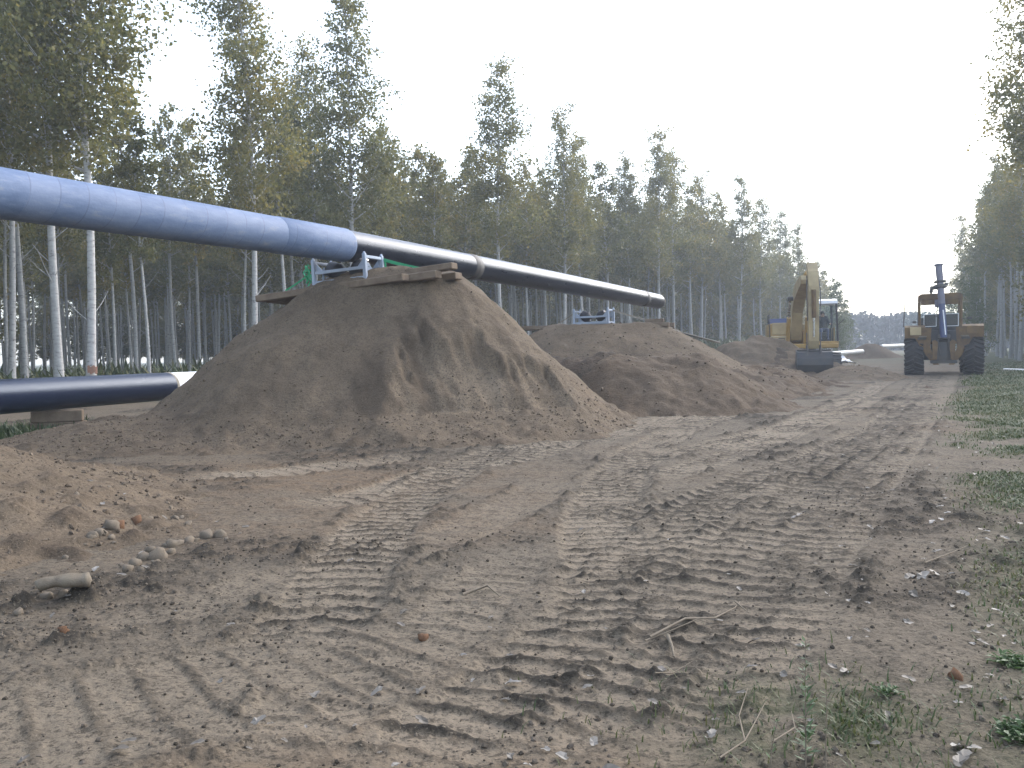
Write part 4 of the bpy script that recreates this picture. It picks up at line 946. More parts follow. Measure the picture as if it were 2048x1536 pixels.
for i, (px, d, H, lab) in enumerate(EDGE):
    q = P(px, 728 - .021 * px, d); placed.append((q.x, q.y)); t_ = plant('edge' if H > 14 else 'inner', q.x, q.y, H, lab, 'poplars along the edge of the plantation', vi=i % 5)
    if px == 178:       # the sprayed mark low on the trunk
        tv = [v.co for v in VAR['edge'][i % 5][0].vertices[:108]]; cxy = sum((Vector((v.x, v.y, 0)) for v in tv[9:18]), Vector()) / 9; r_ = .006 + max((Vector((v.x, v.y, 0)) - cxy).length for v in tv[:18])
        an0 = math.atan2(-q.y, -q.x) - t_.rotation_euler.z; mb = MB(); vs = []
        for zz in (.76, .95):
            for k in range(7): a_ = an0 + (k - 3) * .17; vs.append((cxy.x + r_ * math.cos(a_), cxy.y + r_ * math.sin(a_), zz + .03 * math.sin(k * 2.1)))
        mb.add(vs, [[k, k + 1, k + 8, k + 7] for k in range(6)]); mb.build('paint_mark', paint('orange_spray', (.30, .15, .10), .8, amount=.6, scale=8), t_)
ER = [(1928, 104, 15.8, 'outermost poplar of the far wood behind the wheeled machine'), (1962, 86, 15.4, 'dark poplar beside the outermost one behind the wheeled machine'),
      (2003, 69, 15.8, 'dark poplar over the white pole on the verge'), (2040, 57, 16.4, 'dark tall poplar at the picture border behind the white pole'),
      (2098, 36, 18.5, 'big poplar whose leafy branch reaches into the upper picture corner')]
for i, (px, d, H, lab) in enumerate(ER):
    q = P(px, 684, d); placed.append((q.x, q.y)); plant('edge', q.x, q.y, H, lab, 'poplars across the strip', vi=(i + 2) % 5)
YG = [(1678, 88, 7.4, 'leafy young tree green to the ground beside the excavator cab'), (1694, 100, 6.2, 'smaller leafy young tree at the end of the plantation'), (1664, 94, 8.2, 'leafy young tree half hidden by the excavator cab'),
      (1936, 62, 6.4, 'bushy young tree right behind the wheeled machine cab'), (1958, 58, 5.6, 'bushy young tree on the verge past the wheeled machine'), (1908, 78, 5.8, 'bushy young tree glimpsed through the wheeled machine cab')]
for px, d, H, lab in YG:
    q = P(px, 690, d); placed.append((q.x, q.y)); plant('young', q.x, q.y, H, lab, name='young_tree')
cand = []
seg = np.diff(FOREST, axis=0); sl_ = np.hypot(seg[:, 0], seg[:, 1]); cum = np.concatenate([[0], np.cumsum(sl_)])
for k in range(21):
    s = 10 + (k % 2) * 1.6
    while s < cum[-1] - 1:
        i = min(np.searchsorted(cum, s, 'right') - 1, len(seg) - 1); t = (s - cum[i]) / sl_[i]; p = FOREST[i] + seg[i] * t
        nrm = np.array([-seg[i][1], seg[i][0]]) / sl_[i]
        q = p + nrm * (1.2 + 3.5 * k + random.uniform(-.6, .6)) + np.array([random.uniform(-.5, .5), random.uniform(-.5, .5)])
        if q[1] > 8: cand.append((q[0], q[1], 'L'))
        s += 3.3 * random.uniform(.85, 1.15)
RE = np.array([(21, 14), (26, 40), (31.2, 56), (37.5, 68), (45, 86), (53.5, 104), (80, 165), (100, 210)], float)
for k in range(9):
    for y in np.arange(34, 122, 3.4):
        cand.append((np.interp(y, RE[:, 1], RE[:, 0]) + 1.2 + 3.6 * k + random.uniform(-.7, .7), y + random.uniform(-.8, .8), 'R'))
cand = [c for c in cand if all((c[0] - a) ** 2 + (c[1] - b_) ** 2 > 2.6 ** 2 for a, b_ in placed)]
def in_view(c): return abs(c[0] / max(c[1], .1)) < .60 and c[1] > 5
inv = sorted([c for c in cand if in_view(c)], key=lambda c: math.hypot(c[0], c[1]))
out_ = [c for c in cand if not in_view(c)]
def inner_h(c): return (11.4 if c[1] < 52 else 13.2 if c[1] < 75 else 14.4) * random.uniform(.88, 1.08) * (.88 if .31 < -c[0] / c[1] < .47 else 1) if c[2] == 'L' else random.uniform(13.5, 16)
NI = 285 - n_tree
SHORT = ['the poplar nearest the picture border', 'the second poplar from the border', 'the stout unmarked poplar', 'the orange-marked poplar', 'the slender poplar beyond the orange-marked one', 'the poplar at the white pipe end', 'the poplar past the white pipe end', 'the tall poplar over the mound slope',
         'the poplar behind the sloping sleeper', 'the bushy poplar behind the strap bundle', 'the pointed poplar above the pipe joint', 'the yellowish poplar past the cradle', 'the poplar above the pipe marking', 'the poplar above the weld band', 'the lone tall poplar', 'the low-crowned poplar', 'the twin-topped poplar',
         'the poplar above the empty cradle', 'the poplar before the open pipe end', 'the pointed poplar at the open pipe end', 'the tall neighbour at the open pipe end', 'the leaning poplar above the pale board', 'the thick-footed poplar', 'the poplar left of the excavator boom', 'the poplar behind the exhaust', 'the poplar at the boom tip', 'the short poplar behind the cab']
EPX = [e[0] for e in EDGE]; seen = {}
for c in inv[:NI]:
    px = 1024 + FPX * c[0] / c[1]; f = forest_side(np.array([c[0]]), np.array([c[1]]))[0]
    near_i = min(range(len(EPX)), key=lambda i: abs(EPX[i] - px))
    side = 'behind' if abs(EPX[near_i] - px) < 14 else ('just before' if px < EPX[near_i] else 'just past')
    rank = 'first-rank' if f < 4 else 'second-rank' if f < 8 else 'third-rank' if f < 13 else 'fifth-rank' if f < 19 else 'seventh-rank' if f < 26 else 'deepest-rank'
    if c[2] == 'L': lab = 'slim %s poplar %s %s' % (rank, side, SHORT[near_i])
    else: lab = 'dark slim poplar in the wood beyond the verge, ' + ('over the white pole' if px > 2015 else 'next to the wheeled machine' if px > 1985 else 'behind the wheeled machine')
    seen[lab] = seen.get(lab, 0) + 1
    if seen[lab] > 1: lab += ['', ', further back', ', third one back', ', fourth one back', ', fifth one back', ', sixth one back', ', seventh one back'][min(seen[lab] - 1, 6)]
    plant('inner', c[0], c[1], inner_h(c), lab, 'poplars inside the plantation' if c[2] == 'L' else 'poplars inside the wood beyond the verge')
# everything deeper in the wood: one mass, instanced on points
def wood_mass(name, pts, kind, label, leafmul=1):
    srcs = []
    for k in range(3):
        tk, V, Fq = tree_data(H=13, start=.10, width=2.1, nleaf=4200, seed=160 + k, leaf=.21, dead=3, rb=.0075)
        t = tk.mesh('mass_tree'); nv = len(t.vertices)
        Vt = np.array([v.co for v in t.vertices]); ft = [list(p.vertices) for p in t.polygons]
        me = bpy.data.meshes.new('mass_tree'); me.from_pydata(np.concatenate([Vt, V]).tolist(), [], ft + (Fq + nv).tolist())
        me.polygons.foreach_set('material_index', [0] * len(ft) + [1] * len(Fq)); me.materials.append(M['bark']); me.materials.append(M['leaf'])
        srcs.append(bpy.data.objects.new('mass_tree_source', me))
    pm = bpy.data.meshes.new(name); pm.from_pydata(pts, [], []); o = link(name, pm)
    ng = bpy.data.node_groups.new(name, 'GeometryNodeTree'); ng.interface.new_socket('Geometry', in_out='INPUT', socket_type='NodeSocketGeometry'); ng.interface.new_socket('Geometry', in_out='OUTPUT', socket_type='NodeSocketGeometry')
    gi = ng.nodes.new('NodeGroupInput'); go = ng.nodes.new('NodeGroupOutput'); jn = ng.nodes.new('GeometryNodeJoinGeometry')
    for k, s in enumerate(srcs):
        oi = ng.nodes.new('GeometryNodeObjectInfo'); oi.inputs['Object'].default_value = s; oi.inputs['As Instance'].default_value = True
        ix = ng.nodes.new('GeometryNodeInputIndex'); md = ng.nodes.new('ShaderNodeMath'); md.operation = 'MODULO'; md.inputs[1].default_value = 3; ng.links.new(ix.outputs[0], md.inputs[0])
        cp = ng.nodes.new('FunctionNodeCompare'); cp.data_type = 'FLOAT'; cp.operation = 'EQUAL'; cp.inputs['B'].default_value = k; cp.inputs['Epsilon'].default_value = .1; ng.links.new(md.outputs[0], cp.inputs['A'])
        ip = ng.nodes.new('GeometryNodeInstanceOnPoints'); ng.links.new(gi.outputs[0], ip.inputs['Points']); ng.links.new(cp.outputs[0], ip.inputs['Selection']); ng.links.new(oi.outputs['Geometry'], ip.inputs['Instance'])
        rv = ng.nodes.new('FunctionNodeRandomValue'); rv.data_type = 'FLOAT_VECTOR'; rv.inputs['Max'].default_value = (0, 0, 6.28); rv.inputs['Seed'].default_value = k; ng.links.new(rv.outputs[0], ip.inputs['Rotation'])
        rs_ = ng.nodes.new('FunctionNodeRandomValue'); rs_.data_type = 'FLOAT'; rs_.inputs[2].default_value = .82; rs_.inputs[3].default_value = 1.04; rs_.inputs['Seed'].default_value = k + 9; ng.links.new(rs_.outputs[1], ip.inputs['Scale'])
        ng.links.new(ip.outputs[0], jn.inputs[0])
    ng.links.new(jn.outputs[0], go.inputs[0])
    md_ = o.modifiers.new('wood', 'NODES'); md_.node_group = ng
    tag(o, label, 'wood', kind='stuff'); return o
deep = [(c[0], c[1], 0.) for c in inv[NI:]] + [(c[0], c[1], 0.) for c in out_ if c[1] < 90]
wood_mass('plantation_mass', deep, 'inner', 'ranks of poplars deep in the plantation merging into one mass')
# the dark wood closing the strip far away
rg = np.random.default_rng(5); VV = []; FF = []; mats = []; nv = 0
tk = MB()
for k in range(240):
    Yd = rg.uniform(190, 216); x = rg.uniform(.28, .62) * Yd; H = 7.6 * rg.uniform(.8, 1.15)
    tk.tube([(x, Yd, -.5), (x, Yd, H * .9)], [.14, .05], 5)
    n = 90; u = rg.normal(0, 1, (n, 3)); u /= np.linalg.norm(u, axis=1)[:, None]
    c = np.array([x, Yd, H * .72]) + u * np.array([1.6, 1.6, H * .3]) * rg.random((n, 1)) ** .5
    a = rg.normal(0, 1, (n, 3)); b_ = np.cross(a, rg.normal(0, 1, (n, 3)))
    a /= np.linalg.norm(a, axis=1)[:, None]; b_ /= np.linalg.norm(b_, axis=1)[:, None]; s = rg.uniform(.35, .7, (n, 1))
    VV.append(np.stack([c - a * s, c + b_ * s * .8, c + a * s, c - b_ * s * .8], 1).reshape(-1, 3))
for k in range(620):          # undergrowth along its edge
    Yd = rg.uniform(184, 212); x = rg.uniform(.27, .62) * Yd; n = 30
    u = rg.normal(0, 1, (n, 3)); u /= np.linalg.norm(u, axis=1)[:, None]; u[:, 2] = np.abs(u[:, 2])
    c = np.array([x, Yd, 0]) + u * np.array([1.8, 1.8, rg.uniform(1.6, 4.2)]) * rg.random((n, 1)) ** .4
    a = rg.normal(0, 1, (n, 3)); b_ = np.cross(a, rg.normal(0, 1, (n, 3)))
    a /= np.linalg.norm(a, axis=1)[:, None]; b_ /= np.linalg.norm(b_, axis=1)[:, None]; s = rg.uniform(.35, .75, (n, 1))
    VV.append(np.stack([c - a * s, c + b_ * s * .8, c + a * s, c - b_ * s * .8], 1).reshape(-1, 3))
V = np.concatenate(VV); Fq = np.arange(len(V)).reshape(-1, 4)
t = tk.mesh('x'); nv = len(t.vertices)
me = bpy.data.meshes.new('distant_wood'); me.from_pydata([tuple(v.co) for v in t.vertices] + V.tolist(), [], [list(p.vertices) for p in t.polygons] + (Fq + nv).tolist())
me.polygons.foreach_set('material_index', [0] * len(t.polygons) + [1] * len(Fq))
tag(link('distant_wood', me, [M['bark'], M['conifer']]), 'dark blue-grey wood closing the far end of the strip', 'wood', kind='stuff')

# ------------------------------------------------------------------ stones, clods, litter, plants
def lump_mesh(seed, squash=.75, rough=.16, sub=2):
    import bmesh
    bm = bmesh.new(); bmesh.ops.create_icosphere(bm, subdivisions=sub, radius=1)
    for v in bm.verts:
        c = v.co.copy(); q = 1 + rough * (float(noise(c.x * 1.3 + seed * 3.1 + 20, c.y * 1.3 + c.z * .9, seed)) * 2 - 1) * 1.6
        v.co = Vector((c.x * q, c.y * q * .85, c.z * q * squash))
    me = bpy.data.meshes.new('cobble'); bm.to_mesh(me); bm.free(); me.polygons.foreach_set('use_smooth', [True] * len(me.polygons)); return me
LM = []
for k in range(6):
    me = lump_mesh(k, .72, .3); me.materials.append(M['stone']); LM.append(me)
RS = lump_mesh(31, .8, .35); RS.materials.append(M['redstone'])
def stone(px, py, w, label, group=None, me=None, sink=.75, name='cobble'):
    q = G(px, py, .03); q.z = TZ(q.x, q.y); q = G(px, py, q.z); z = TZ(q.x, q.y); d = q.y; s = w * d / FPX / 2
    o = bpy.data.objects.new(name, me or random.choice(LM)); COL.objects.link(o); o.location = (q.x, q.y, z + s * .75 * (1 - sink))
    o.scale = (s, s * random.uniform(.8, 1.0), s * random.uniform(.85, 1.1)); o.rotation_euler = (random.uniform(-.3, .3), random.uniform(-.3, .3), random.uniform(0, 6.28))
    tag(o, label, 'stone', group); return o
row = [(255, 1143, 26, 'cobble at the near end of the cobble line'), (268, 1128, 30, 'second cobble from the near end of the cobble line'), (287, 1118, 34, 'rounded pale cobble just before the biggest cobble of the line'), (318, 1116, 44, 'biggest oval cobble of the line'), (301, 1102, 22, 'small cobble behind the biggest one of the line'),
       (341, 1104, 26, 'cobble touching the far side of the biggest one'), (352, 1092, 34, 'smooth oval cobble past the biggest one'), (377, 1086, 34, 'cobble in the middle between the smooth oval one and the far end'), (391, 1080, 18, 'small cobble next to the gap near the far end of the line'), (413, 1075, 32, 'last but one cobble at the far end of the line'),
       (440, 1073, 30, 'last cobble at the far end of the line'), (310, 1132, 18, 'small cobble at the near foot of the biggest one'), (283, 1140, 15, 'pebble-sized stone near the start of the cobble line'), (243, 1132, 14, 'tiny stone behind the first cobble of the line'), (330, 1095, 15, 'tiny stone between the biggest and the smooth oval cobble'), (361, 1108, 14, 'tiny stone in front of the smooth oval cobble'), (453, 1080, 14, 'tiny stone beyond the last cobble of the line')]
for px, py, w, lab in row: stone(px, py, w, lab, 'line of cobbles on the churned ground')
for px, py, w, lab in [(180, 1028, 20, 'cobble behind the larger brown stone at the heap foot'), (197, 1025, 22, 'cobble leaning to the larger brown stone at the heap foot'), (196, 1036, 18, 'small cobble in front of the one leaning to the brown stone'), (183, 1046, 22, 'front cobble of the group by the larger brown stone'), (292, 1036, 22, 'cobble past the flat rusty lump'), (350, 1045, 20, 'first of the loose cobbles between heap and cobble line'),
                       (365, 1040, 14, 'tiny stone amid the loose cobbles between heap and line'), (376, 1052, 20, 'last of the loose cobbles between heap and line'), (222, 1066, 20, 'lone cobble in front of the larger brown stone'), (146, 1052, 20, 'lone cobble on the heap side, darker end of the group'), (128, 1055, 18, 'outermost cobble on the heap side above the log'), (206, 1046, 14, 'tiny stone under the larger brown stone'), (150, 980, 28, 'single cobble high on the slope of the stony heap')]:
    stone(px, py, w, lab, 'cobbles at the foot of the stony heap')
stone(222, 1035, 40, 'larger brown stone beside the rust-coloured one at the heap foot', 'cobbles at the foot of the stony heap')
stone(240, 1035, 30, 'rust-coloured broken stone at the foot of the stony heap', None, RS, name='broken_stone'); stone(276, 1040, 26, 'flat rusty lump past the rust-coloured broken stone', None, RS, name='broken_stone')
for px, py, w, lab in [(36, 1201, 24, 'round brown stone beside the weathered log'), (98, 1197, 30, 'brown stone under the near end of the weathered log'), (128, 1195, 30, 'brown stone under the middle of the weathered log'), (150, 1193, 24, 'brown stone under the far end of the weathered log')]: stone(px, py, w, lab)
stone(130, 1275, 28, 'single reddish clod on the bare ground below the weathered log', None, RS, name='red_clod'); stone(1905, 1354, 34, 'rust-brown stone on the path beside the weeds', None, RS, name='rust_stone')
stone(845, 1276, 26, 'reddish flat clod among the churned earth between the wheel ruts', None, RS, name='red_clod')
a = G(72, 1186, .05); b_ = G(182, 1176, .05); a.z = TZ(a.x, a.y) + .08; b_.z = TZ(b_.x, b_.y) + .09
lg = MB(); nl = 22; ax = (b_ - a); pts = [a.lerp(b_, t) + Vector((0, 0, .014 * math.sin(t * 5) - .02 * t * t)) for t in np.linspace(0, 1, nl)]
lg.tube(pts, [.004] + [.036 + .014 * k / nl + .004 * math.sin(k * .7) for k in range(nl - 2)] + [.012], 16)
lg.v = [tuple(Vector(v) + Vector((float(noise(v[0] * 9, v[1] * 9 + v[2] * 9, 3)) - .5, float(noise(v[1] * 9, v[2] * 9, 4)) - .5, 1.1 * (float(noise(v[0] * 9 + 5, v[2] * 9, 5)) - .5))) * .016) for v in lg.v]
cz_ = (a.z + b_.z) / 2; lg.v = [(v[0], v[1], cz_ + (v[2] - cz_) * .72 - .012) for v in lg.v]
tag(lg.build('weathered_log', M['drywood']), 'weathered pale log end resting on brown stones', 'log')
# crumbs of earth and gravel: nobody could count them
def crumbs(name, label, n, sampler, smin_, smax_, mat, seed, sub=1):
    rg = np.random.default_rng(seed); base = []
    for k in range(4):
        me = lump_mesh(seed + k, .75, .3, 1); base.append((np.array([v.co for v in me.vertices]), np.array([list(p.vertices) for p in me.polygons])))
    pts = sampler(rg, n); z = terrain(pts[:, 0], pts[:, 1]); VV = []; FF = []; nv = 0
    for (x, y), zz in zip(pts, z):
        bv, bf = base[rg.integers(4)]; s = smin_ + (smax_ - smin_) * rg.random() ** 3; an = rg.random() * 6.28
        c, s_ = math.cos(an), math.sin(an); v = bv * s * np.array([1, .6 + .4 * rg.random(), .7 + .3 * rg.random()]); ta = rg.uniform(-.7, .7); v = np.stack([v[:, 0] * math.cos(ta) - v[:, 2] * math.sin(ta), v[:, 1], v[:, 0] * math.sin(ta) + v[:, 2] * math.cos(ta)], 1); v = np.stack([v[:, 0] * c - v[:, 1] * s_ + x, v[:, 0] * s_ + v[:, 1] * c + y, v[:, 2] + zz + s * .2], 1)
        VV.append(v); FF.append(bf + nv); nv += len(v)
    o = link(name, np_mesh(name, np.concatenate(VV), np.concatenate(FF), False), mat); tag(o, label, 'soil crumbs', kind='stuff'); return o
def front(rg, n):
    out = []
    while len(out) < n:
        d = 2.2 * (14 / 2.2) ** rg.random(n); x = rg.uniform(-.62, .62, n) * d
        dens = sstep(-.05, .5, fbm(x * .75, d * .75, 9, 4)) + .10
        k = rg.random(n) < dens; out += list(np.stack([x, d], 1)[k])
    return np.array(out[:n])
m_, nt_, nd_, ln_, bb_ = newmat('soil_crumb'); bb_.inputs['Roughness'].default_value = 1; bb_.inputs['Specular IOR Level'].default_value = .05
ge_ = nd_.new('ShaderNodeNewGeometry'); rp_ = ramp(nd_, [(0, (.05, .042, .033)), (.5, (.095, .078, .061)), (1, (.14, .115, .09))]); ln_.new(ge_.outputs['Random Per Island'], rp_.inputs[0]); ln_.new(rp_.outputs[0], bb_.inputs['Base Color'])
crumbs('soil_crumbs', 'loose crumbs of churned earth over the strip', 7000, front, .004, .014, m_, 11)
def on_mound(rg, n):
    x = rg.uniform(-8.5, 2.2, n * 6); y = rg.uniform(9.6, 14.2, n * 6)
    h = h_main(x, y); dens = sstep(.1, .5, fbm(x * .9, y * .9, 90, 3)) * .5 + .04 + (1 - sstep(.15, .5, h)) * .8
    k = (h > .02) & (rg.random(n * 6) < dens); return np.stack([x, y], 1)[k][:n]
m2_, nt2, nd2, ln2, bb2 = newmat('sand_crumb'); bb2.inputs['Roughness'].default_value = 1; bb2.inputs['Specular IOR Level'].default_value = .05
ge2 = nd2.new('ShaderNodeNewGeometry'); rp2 = ramp(nd2, [(0, (.075, .058, .043)), (.5, (.12, .094, .07)), (1, (.17, .135, .10))]); ln2.new(ge2.outputs['Random Per Island'], rp2.inputs[0]); ln2.new(rp2.outputs[0], bb2.inputs['Base Color'])
crumbs('mound_gravel', 'gravel and lumps rolled down the large sand mound', 5200, on_mound, .006, .024, m2_, 17)
def on_near(rg, n):
    x = rg.uniform(-6, -1.6, n * 4); y = rg.uniform(4.3, 8.5, n * 4); h = h_near(x, y); k = (h > .0) & (rg.random(n * 4) < .25 + .75 * (h < .3)); return np.stack([x, y], 1)[k][:n]
crumbs('heap_pebbles', 'pebbles and crumbs over the stony heap', 1800, on_near, .005, .028, m2_, 19)
def on_back(rg, n):
    x = rg.uniform(-.5, 13, n * 6); y = rg.uniform(14.5, 33, n * 6); h = terrain(x, y); k = h > .1; return np.stack([x, y], 1)[k][:n]
crumbs('spoil_lumps', 'lumps of earth over the smaller spoil heaps', 2600, on_back, .01, .045, m2_, 23)

def blades(name, label, n, sampler, hmin, hmax, mat, seed, w=.006, lean=.5):
    rg = np.random.default_rng(seed); p = sampler(rg, n); n = len(p); z = terrain(p[:, 0], p[:, 1])
    b0 = np.column_stack([p, z - .01]); d = np.hypot(p[:, 0], p[:, 1]); hh = (hmin + (hmax - hmin) * rg.random(n) ** 1.6) * (1 + d / 16)
    az = rg.random(n) * 6.28; ln = lean * (.2 + rg.random(n)); dirv = np.column_stack([np.cos(az), np.sin(az), np.zeros(n)])
    sd_ = np.column_stack([-np.sin(az), np.cos(az), np.zeros(n)]) * (w * (1 + d / 9))[:, None]
    mid = b0 + dirv * (ln * hh * .35)[:, None] + np.array([0, 0, 1]) * (hh * .6)[:, None]; tip = b0 + dirv * (ln * hh)[:, None] + np.array([0, 0, 1]) * (hh * .92)[:, None]
    V = np.stack([b0 - sd_, b0 + sd_, mid + sd_ * .8, mid - sd_ * .8, tip + sd_ * .1, tip - sd_ * .1], 1).reshape(-1, 3); i = np.arange(n) * 6
    Fq = np.concatenate([np.stack([i, i + 1, i + 2, i + 3], 1), np.stack([i + 3, i + 2, i + 4, i + 5], 1)])
    o = link(name, np_mesh(name, V, Fq, False), mat); tag(o, label, 'grass', kind='stuff'); return o
def verge_pts(rg, n):
    out = []
    while len(out) < n:
        d = 2.4 * (48 / 2.4) ** (rg.random(n) ** .7); x = d * rg.uniform(.36, .64, n)
        g = ground_parts(x, d)[3]; k = rg.random(n) < g ** 1.7; out += list(np.stack([x, d], 1)[k])
    return np.array(out[:n])
blades('verge_grass', 'short ragged grass over the verge of the strip', 110000, verge_pts, .008, .036, M['grass'], 5, .0026, 1.1)
def patch_pts(rg, n):
    r = rg.normal(0, 1, (n, 2)); return np.column_stack([.85 + .34 * r[:, 0], 2.66 + .3 * r[:, 1]])
blades('weed_patch', 'sparse low weeds on the bare ground in front', 900, patch_pts, .01, .05, M['grass'], 6, .002, 1.0)
def left_pts(rg, n):
    r = rg.normal(0, 1, (n, 2)); p = np.column_stack([-7.9 + 1.3 * r[:, 0], 13.9 + .9 * r[:, 1]]); return p[h_main(p[:, 0], p[:, 1]) < .05]
blades('pipe_weeds', 'green weeds growing along the foot of the black pipe', 3000, left_pts, .02, .12, M['grass'], 7, .005)
def forest_pts(rg, n):
    y = rg.uniform(18, 85, n * 2); x = np.interp(y, FOREST[:, 1], FOREST[:, 0]) + 1.5 - rg.random(n * 2) ** 1.5 * 14; return np.column_stack([x, y])[:n]
blades('forest_grass', 'rough grass along the foot of the plantation', 9000, forest_pts, .1, .4, M['grass'], 8, .02)
# dry leaves
def leaf_mesh(seed, k=7):
    rg = np.random.default_rng(seed); V = [(0, 0, 0)]; n = 12
    for i in range(n):
        a = 2 * math.pi * i / n; r = (.5 + .42 * max(0, math.cos(a)) ** 3 + .08 * rg.normal()); V.append((r * math.cos(a), .85 * r * math.sin(a), .16 * abs(math.sin(a)) ** 2 * (1 + rg.normal() * .4) + .10 * math.cos(a) + .05 * rg.normal()))
    return np.array(V), np.array([[0, 1 + i, 1 + (i + 1) % n] for i in range(n)])
LV = [leaf_mesh(s) for s in range(6)]
DL = []
for v, f in LV:
    me = np_mesh('dry_leaf', np.concatenate([v, [(-.5, 0, .02), (-.95, .06, .03), (-.95, .09, .03)]]), np.concatenate([f, [[13, 14, 15]]]), False); me.materials.append(M['deadleaf']); DL.append(me)
for px, py, w, lab in [(1690, 1350, 38, 'curled pale dry leaf lying by the weed stalks'), (1742, 1497, 40, 'pale folded dry leaf on the bare ground past the weed stalks'), (1922, 1504, 46, 'pale dry leaf with raised edges beside the grass clump'), (1928, 1197, 32, 'flat white dry leaf at the border of the grass'),
                      (1818, 1157, 34, 'grey dry leaf in the loose group on the path'), (1845, 1162, 36, 'curled dry leaf among the group on the path'), (1872, 1152, 30, 'twisted dry leaf next to the grass in the group on the path'), (1945, 1290, 26, 'whitish dry leaf alone on the path'), (1815, 1247, 24, 'small dry leaf near the twig on the path'),
                      (1825, 1196, 30, 'purplish grey dry leaf below the group on the path'), (1565, 1345, 28, 'bluish dry leaf beside the upright weed'), (2035, 1405, 36, 'whitish dry leaf in the grass clump by the picture border'), (1700, 1278, 20, 'small white dry leaf above the upright weed'), (440, 1343, 24, 'pale chip lying in the pressed sand of the crossing tread'), (493, 1053, 16, 'small white chip past the cobble line'), (850, 1003, 12, 'tiny white scrap on the ridge between the ruts')]:
    q = G(px, py); z = TZ(q.x, q.y); s = w * q.y / FPX * .62; o = bpy.data.objects.new('dry_leaf', random.choice(DL)); COL.objects.link(o)
    o.location = (q.x, q.y, z + s * .12); o.scale = (s, s, s); o.rotation_euler = (random.uniform(-.5, .5), random.uniform(-.4, .4), random.uniform(0, 6.28)); tag(o, lab, 'leaf')
rg = np.random.default_rng(2); VV = []; FF = []; nv = 0
for k in range(420):
    d = 2.3 * (18 / 2.3) ** rg.random(); v_ = rg.normal(.4, 1.0); x = .53 * d - .25 + v_ * 1.13 if k % 4 else rg.uniform(-.6, .6) * d
    bv, bf = LV[rg.integers(6)]; s = .012 + .028 * rg.random(); an = rg.random() * 6.28; tl_ = rg.normal(0, .5)
    q = bv * s; c, s_ = math.cos(an), math.sin(an); q = np.stack([q[:, 0] * c - q[:, 1] * s_, q[:, 0] * s_ + q[:, 1] * c, q[:, 2] + q[:, 0] * tl_ * .5], 1) + [x, d, TZ(x, d) + .012]
    VV.append(q); FF.append(bf + nv); nv += len(q)
tag(link('fallen_leaves', np_mesh('fallen_leaves', np.concatenate(VV), np.concatenate(FF), False), M['deadleaf']), 'small dry leaves and flakes strewn over path and verge', 'leaves', kind='stuff')
# twigs
def twig(pp, r, lab, lift=.012, mat=None, name='twig'):
    pts = [];
    for x, y in pp:
        q = G(x, y); pts.append(Vector((q.x, q.y, TZ(q.x, q.y) + lift + random.uniform(0, .012))))
    mb = MB(); mb.tube(pts, [r * (1 - .6 * i / (len(pts) - 1)) for i in range(len(pts))], 7)
    o = mb.build(name, mat or M['twig']); tag(o, lab, 'stick'); return o
twig([(1335, 1268), (1344, 1282), (1348, 1305)], .009, 'short bleached stick lying across the pressed earth', mat=M['drywood'], name='stick')
twig([(1300, 1268), (1370, 1245), (1430, 1232), (1470, 1210), (1480, 1198)], .006, 'long branching dry twig beside the bleached stick')
twig([(1290, 1272), (1330, 1258), (1395, 1242), (1420, 1245)], .004, 'thin twig lying along the long branching one')
twig([(1470, 1200), (1485, 1212), (1498, 1222)], .004, 'short twig at the end of the long branching one')
twig([(1310, 1340), (1345, 1332), (1385, 1318)], .003, 'thin bent twig before the orange sand patch')
twig([(925, 1185), (975, 1172), (1000, 1190)], .008, 'dark broken stick in the churned ridge between the ruts', mat=M['twig'])
twig([(1160, 1062), (1172, 1052)], .006, 'pale splinter of wood in the tread marks', mat=M['drywood'], name='splinter')
twig([(1850, 1135), (1905, 1112), (1935, 1100)], .004, 'dry stalk at the border of the grass')
for k, (pp, lab) in enumerate([([(1440, 1536), (1490, 1500), (1510, 1465), (1530, 1425)], 'forked dry twig in the weeds near the bottom of the picture'), ([(1490, 1500), (1478, 1440), (1496, 1392)], 'pale twig leaning beside the forked one in the weeds'), ([(1545, 1500), (1590, 1475), (1583, 1440)], 'bent pale stalk in the weeds')]): twig(pp, .003, lab, .02)
# upright weeds
def weed(px, py, hpx, seed, lab, leaves=26, thick=.0022):
    q = G(px, py); z = TZ(q.x, q.y); H = hpx * q.y / FPX; rg = np.random.default_rng(seed); t = tag(empty('weed_stalk', (q.x, q.y, z - .01)), lab, 'weed')
    st = MB(); bend = rg.normal(0, .05, 2) * H; st.tube([(bend[0] * s * s, bend[1] * s * s, H * s) for s in np.linspace(0, 1, 7)], [thick * (1 - .7 * s) for s in np.linspace(0, 1, 7)], 6)
    for k in range(6):
        s = rg.uniform(.2, .85); a = rg.random() * 6.28; L = H * .18; p = Vector((bend[0] * s * s, bend[1] * s * s, H * s)); st.tube([p, p + Vector((math.cos(a) * L * .5, math.sin(a) * L * .5, L * .8))], [thick * .5, thick * .2], 4, cap=False)
    st.build('stem', M['twig'], t); V = []; Fq = []
    for k in range(leaves):
        s = rg.uniform(.05, .98); a = rg.random() * 6.28; c = np.array([bend[0] * s * s, bend[1] * s * s, H * s]); L = H * rg.uniform(.05, .12) * (1.2 - s * .6); d = np.array([math.cos(a), math.sin(a), rg.uniform(-.1, .9)]); sd_ = np.array([-math.sin(a), math.cos(a), 0]) * L * .16
        i = len(V); V += [c, c + d * L * .5 + sd_, c + d * L, c + d * L * .5 - sd_]; Fq.append([i, i + 1, i + 2, i + 3])
    link('leaves', np_mesh('leaves', V, Fq, False), M['weed'], t); return t
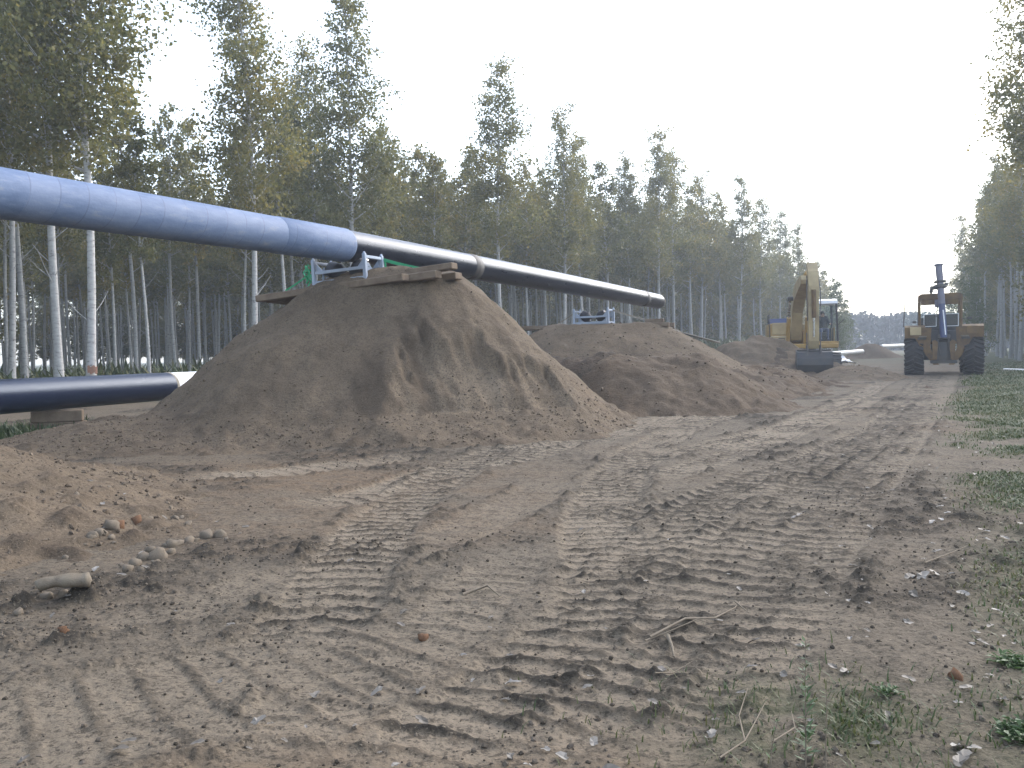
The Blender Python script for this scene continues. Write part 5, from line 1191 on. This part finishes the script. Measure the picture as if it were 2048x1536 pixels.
weed(1612, 1545, 265, 1, 'tall feathery weed standing in the low weeds near the bottom', 90)
weed(1652, 1560, 195, 2, 'thin bare weed stalk beside the tall feathery weed', 10)
weed(1540, 1560, 150, 3, 'short thin weed before the tall feathery one', 14)
def rosette(px, py, w, n, seed, lab):
    q = G(px, py); z = TZ(q.x, q.y); s = w * q.y / FPX / 2; rg = np.random.default_rng(seed); V = []; Fq = []
    for k in range(n * 4):
        a = rg.random() * 6.28; L = s * rg.uniform(.15, .45); d = np.array([math.cos(a), math.sin(a), rg.uniform(.2, .9)]); d2 = np.array([math.cos(a), math.sin(a), rg.uniform(-.2, .3)]); sd_ = np.array([-math.sin(a), math.cos(a), 0]) * L * .2; c = np.append(np.clip(rg.normal(0, s * .33, 2), -s * .6, s * .6), abs(rg.normal(0, s * .12)))
        i = len(V); m = c + d * L * .5; V += [c, m + sd_, m + d2 * L * .5, m - sd_]; Fq.append([i, i + 1, i + 2, i + 3])
    o = link('leafy_weed', np_mesh('leafy_weed', V, Fq, False), M['weed']); o.location = (q.x, q.y, z); tag(o, lab, 'weed'); return o
rosette(1775, 1395, 80, 26, 1, 'low light-green leafy weed past the tall stalks'); rosette(2030, 1330, 110, 60, 2, 'dense dark green weed at the picture border'); rosette(2045, 1480, 130, 90, 3, 'thick green weed clump in the bottom corner')

# ------------------------------------------------------------------ air
hz = MB(); hz.add([(x, y, z) for x in (-470, 470) for y in (-470, 470) for z in (-3, 24)], [[0, 1, 3, 2], [4, 6, 7, 5], [0, 4, 5, 1], [2, 3, 7, 6], [0, 2, 6, 4], [1, 5, 7, 3]])
hm = bpy.data.materials.new('air'); hm.use_nodes = True; hn = hm.node_tree.nodes; hn.remove(hn['Principled BSDF'])
pv = hn.new('ShaderNodeVolumePrincipled'); pv.inputs['Color'].default_value = (.82, .9, 1, 1); pv.inputs['Density'].default_value = HAZE; pv.inputs['Anisotropy'].default_value = .2
hm.node_tree.links.new(pv.outputs[0], hn['Material Output'].inputs['Volume'])
if HAZE > 0: tag(hz.build('haze', hm), kind='stuff')
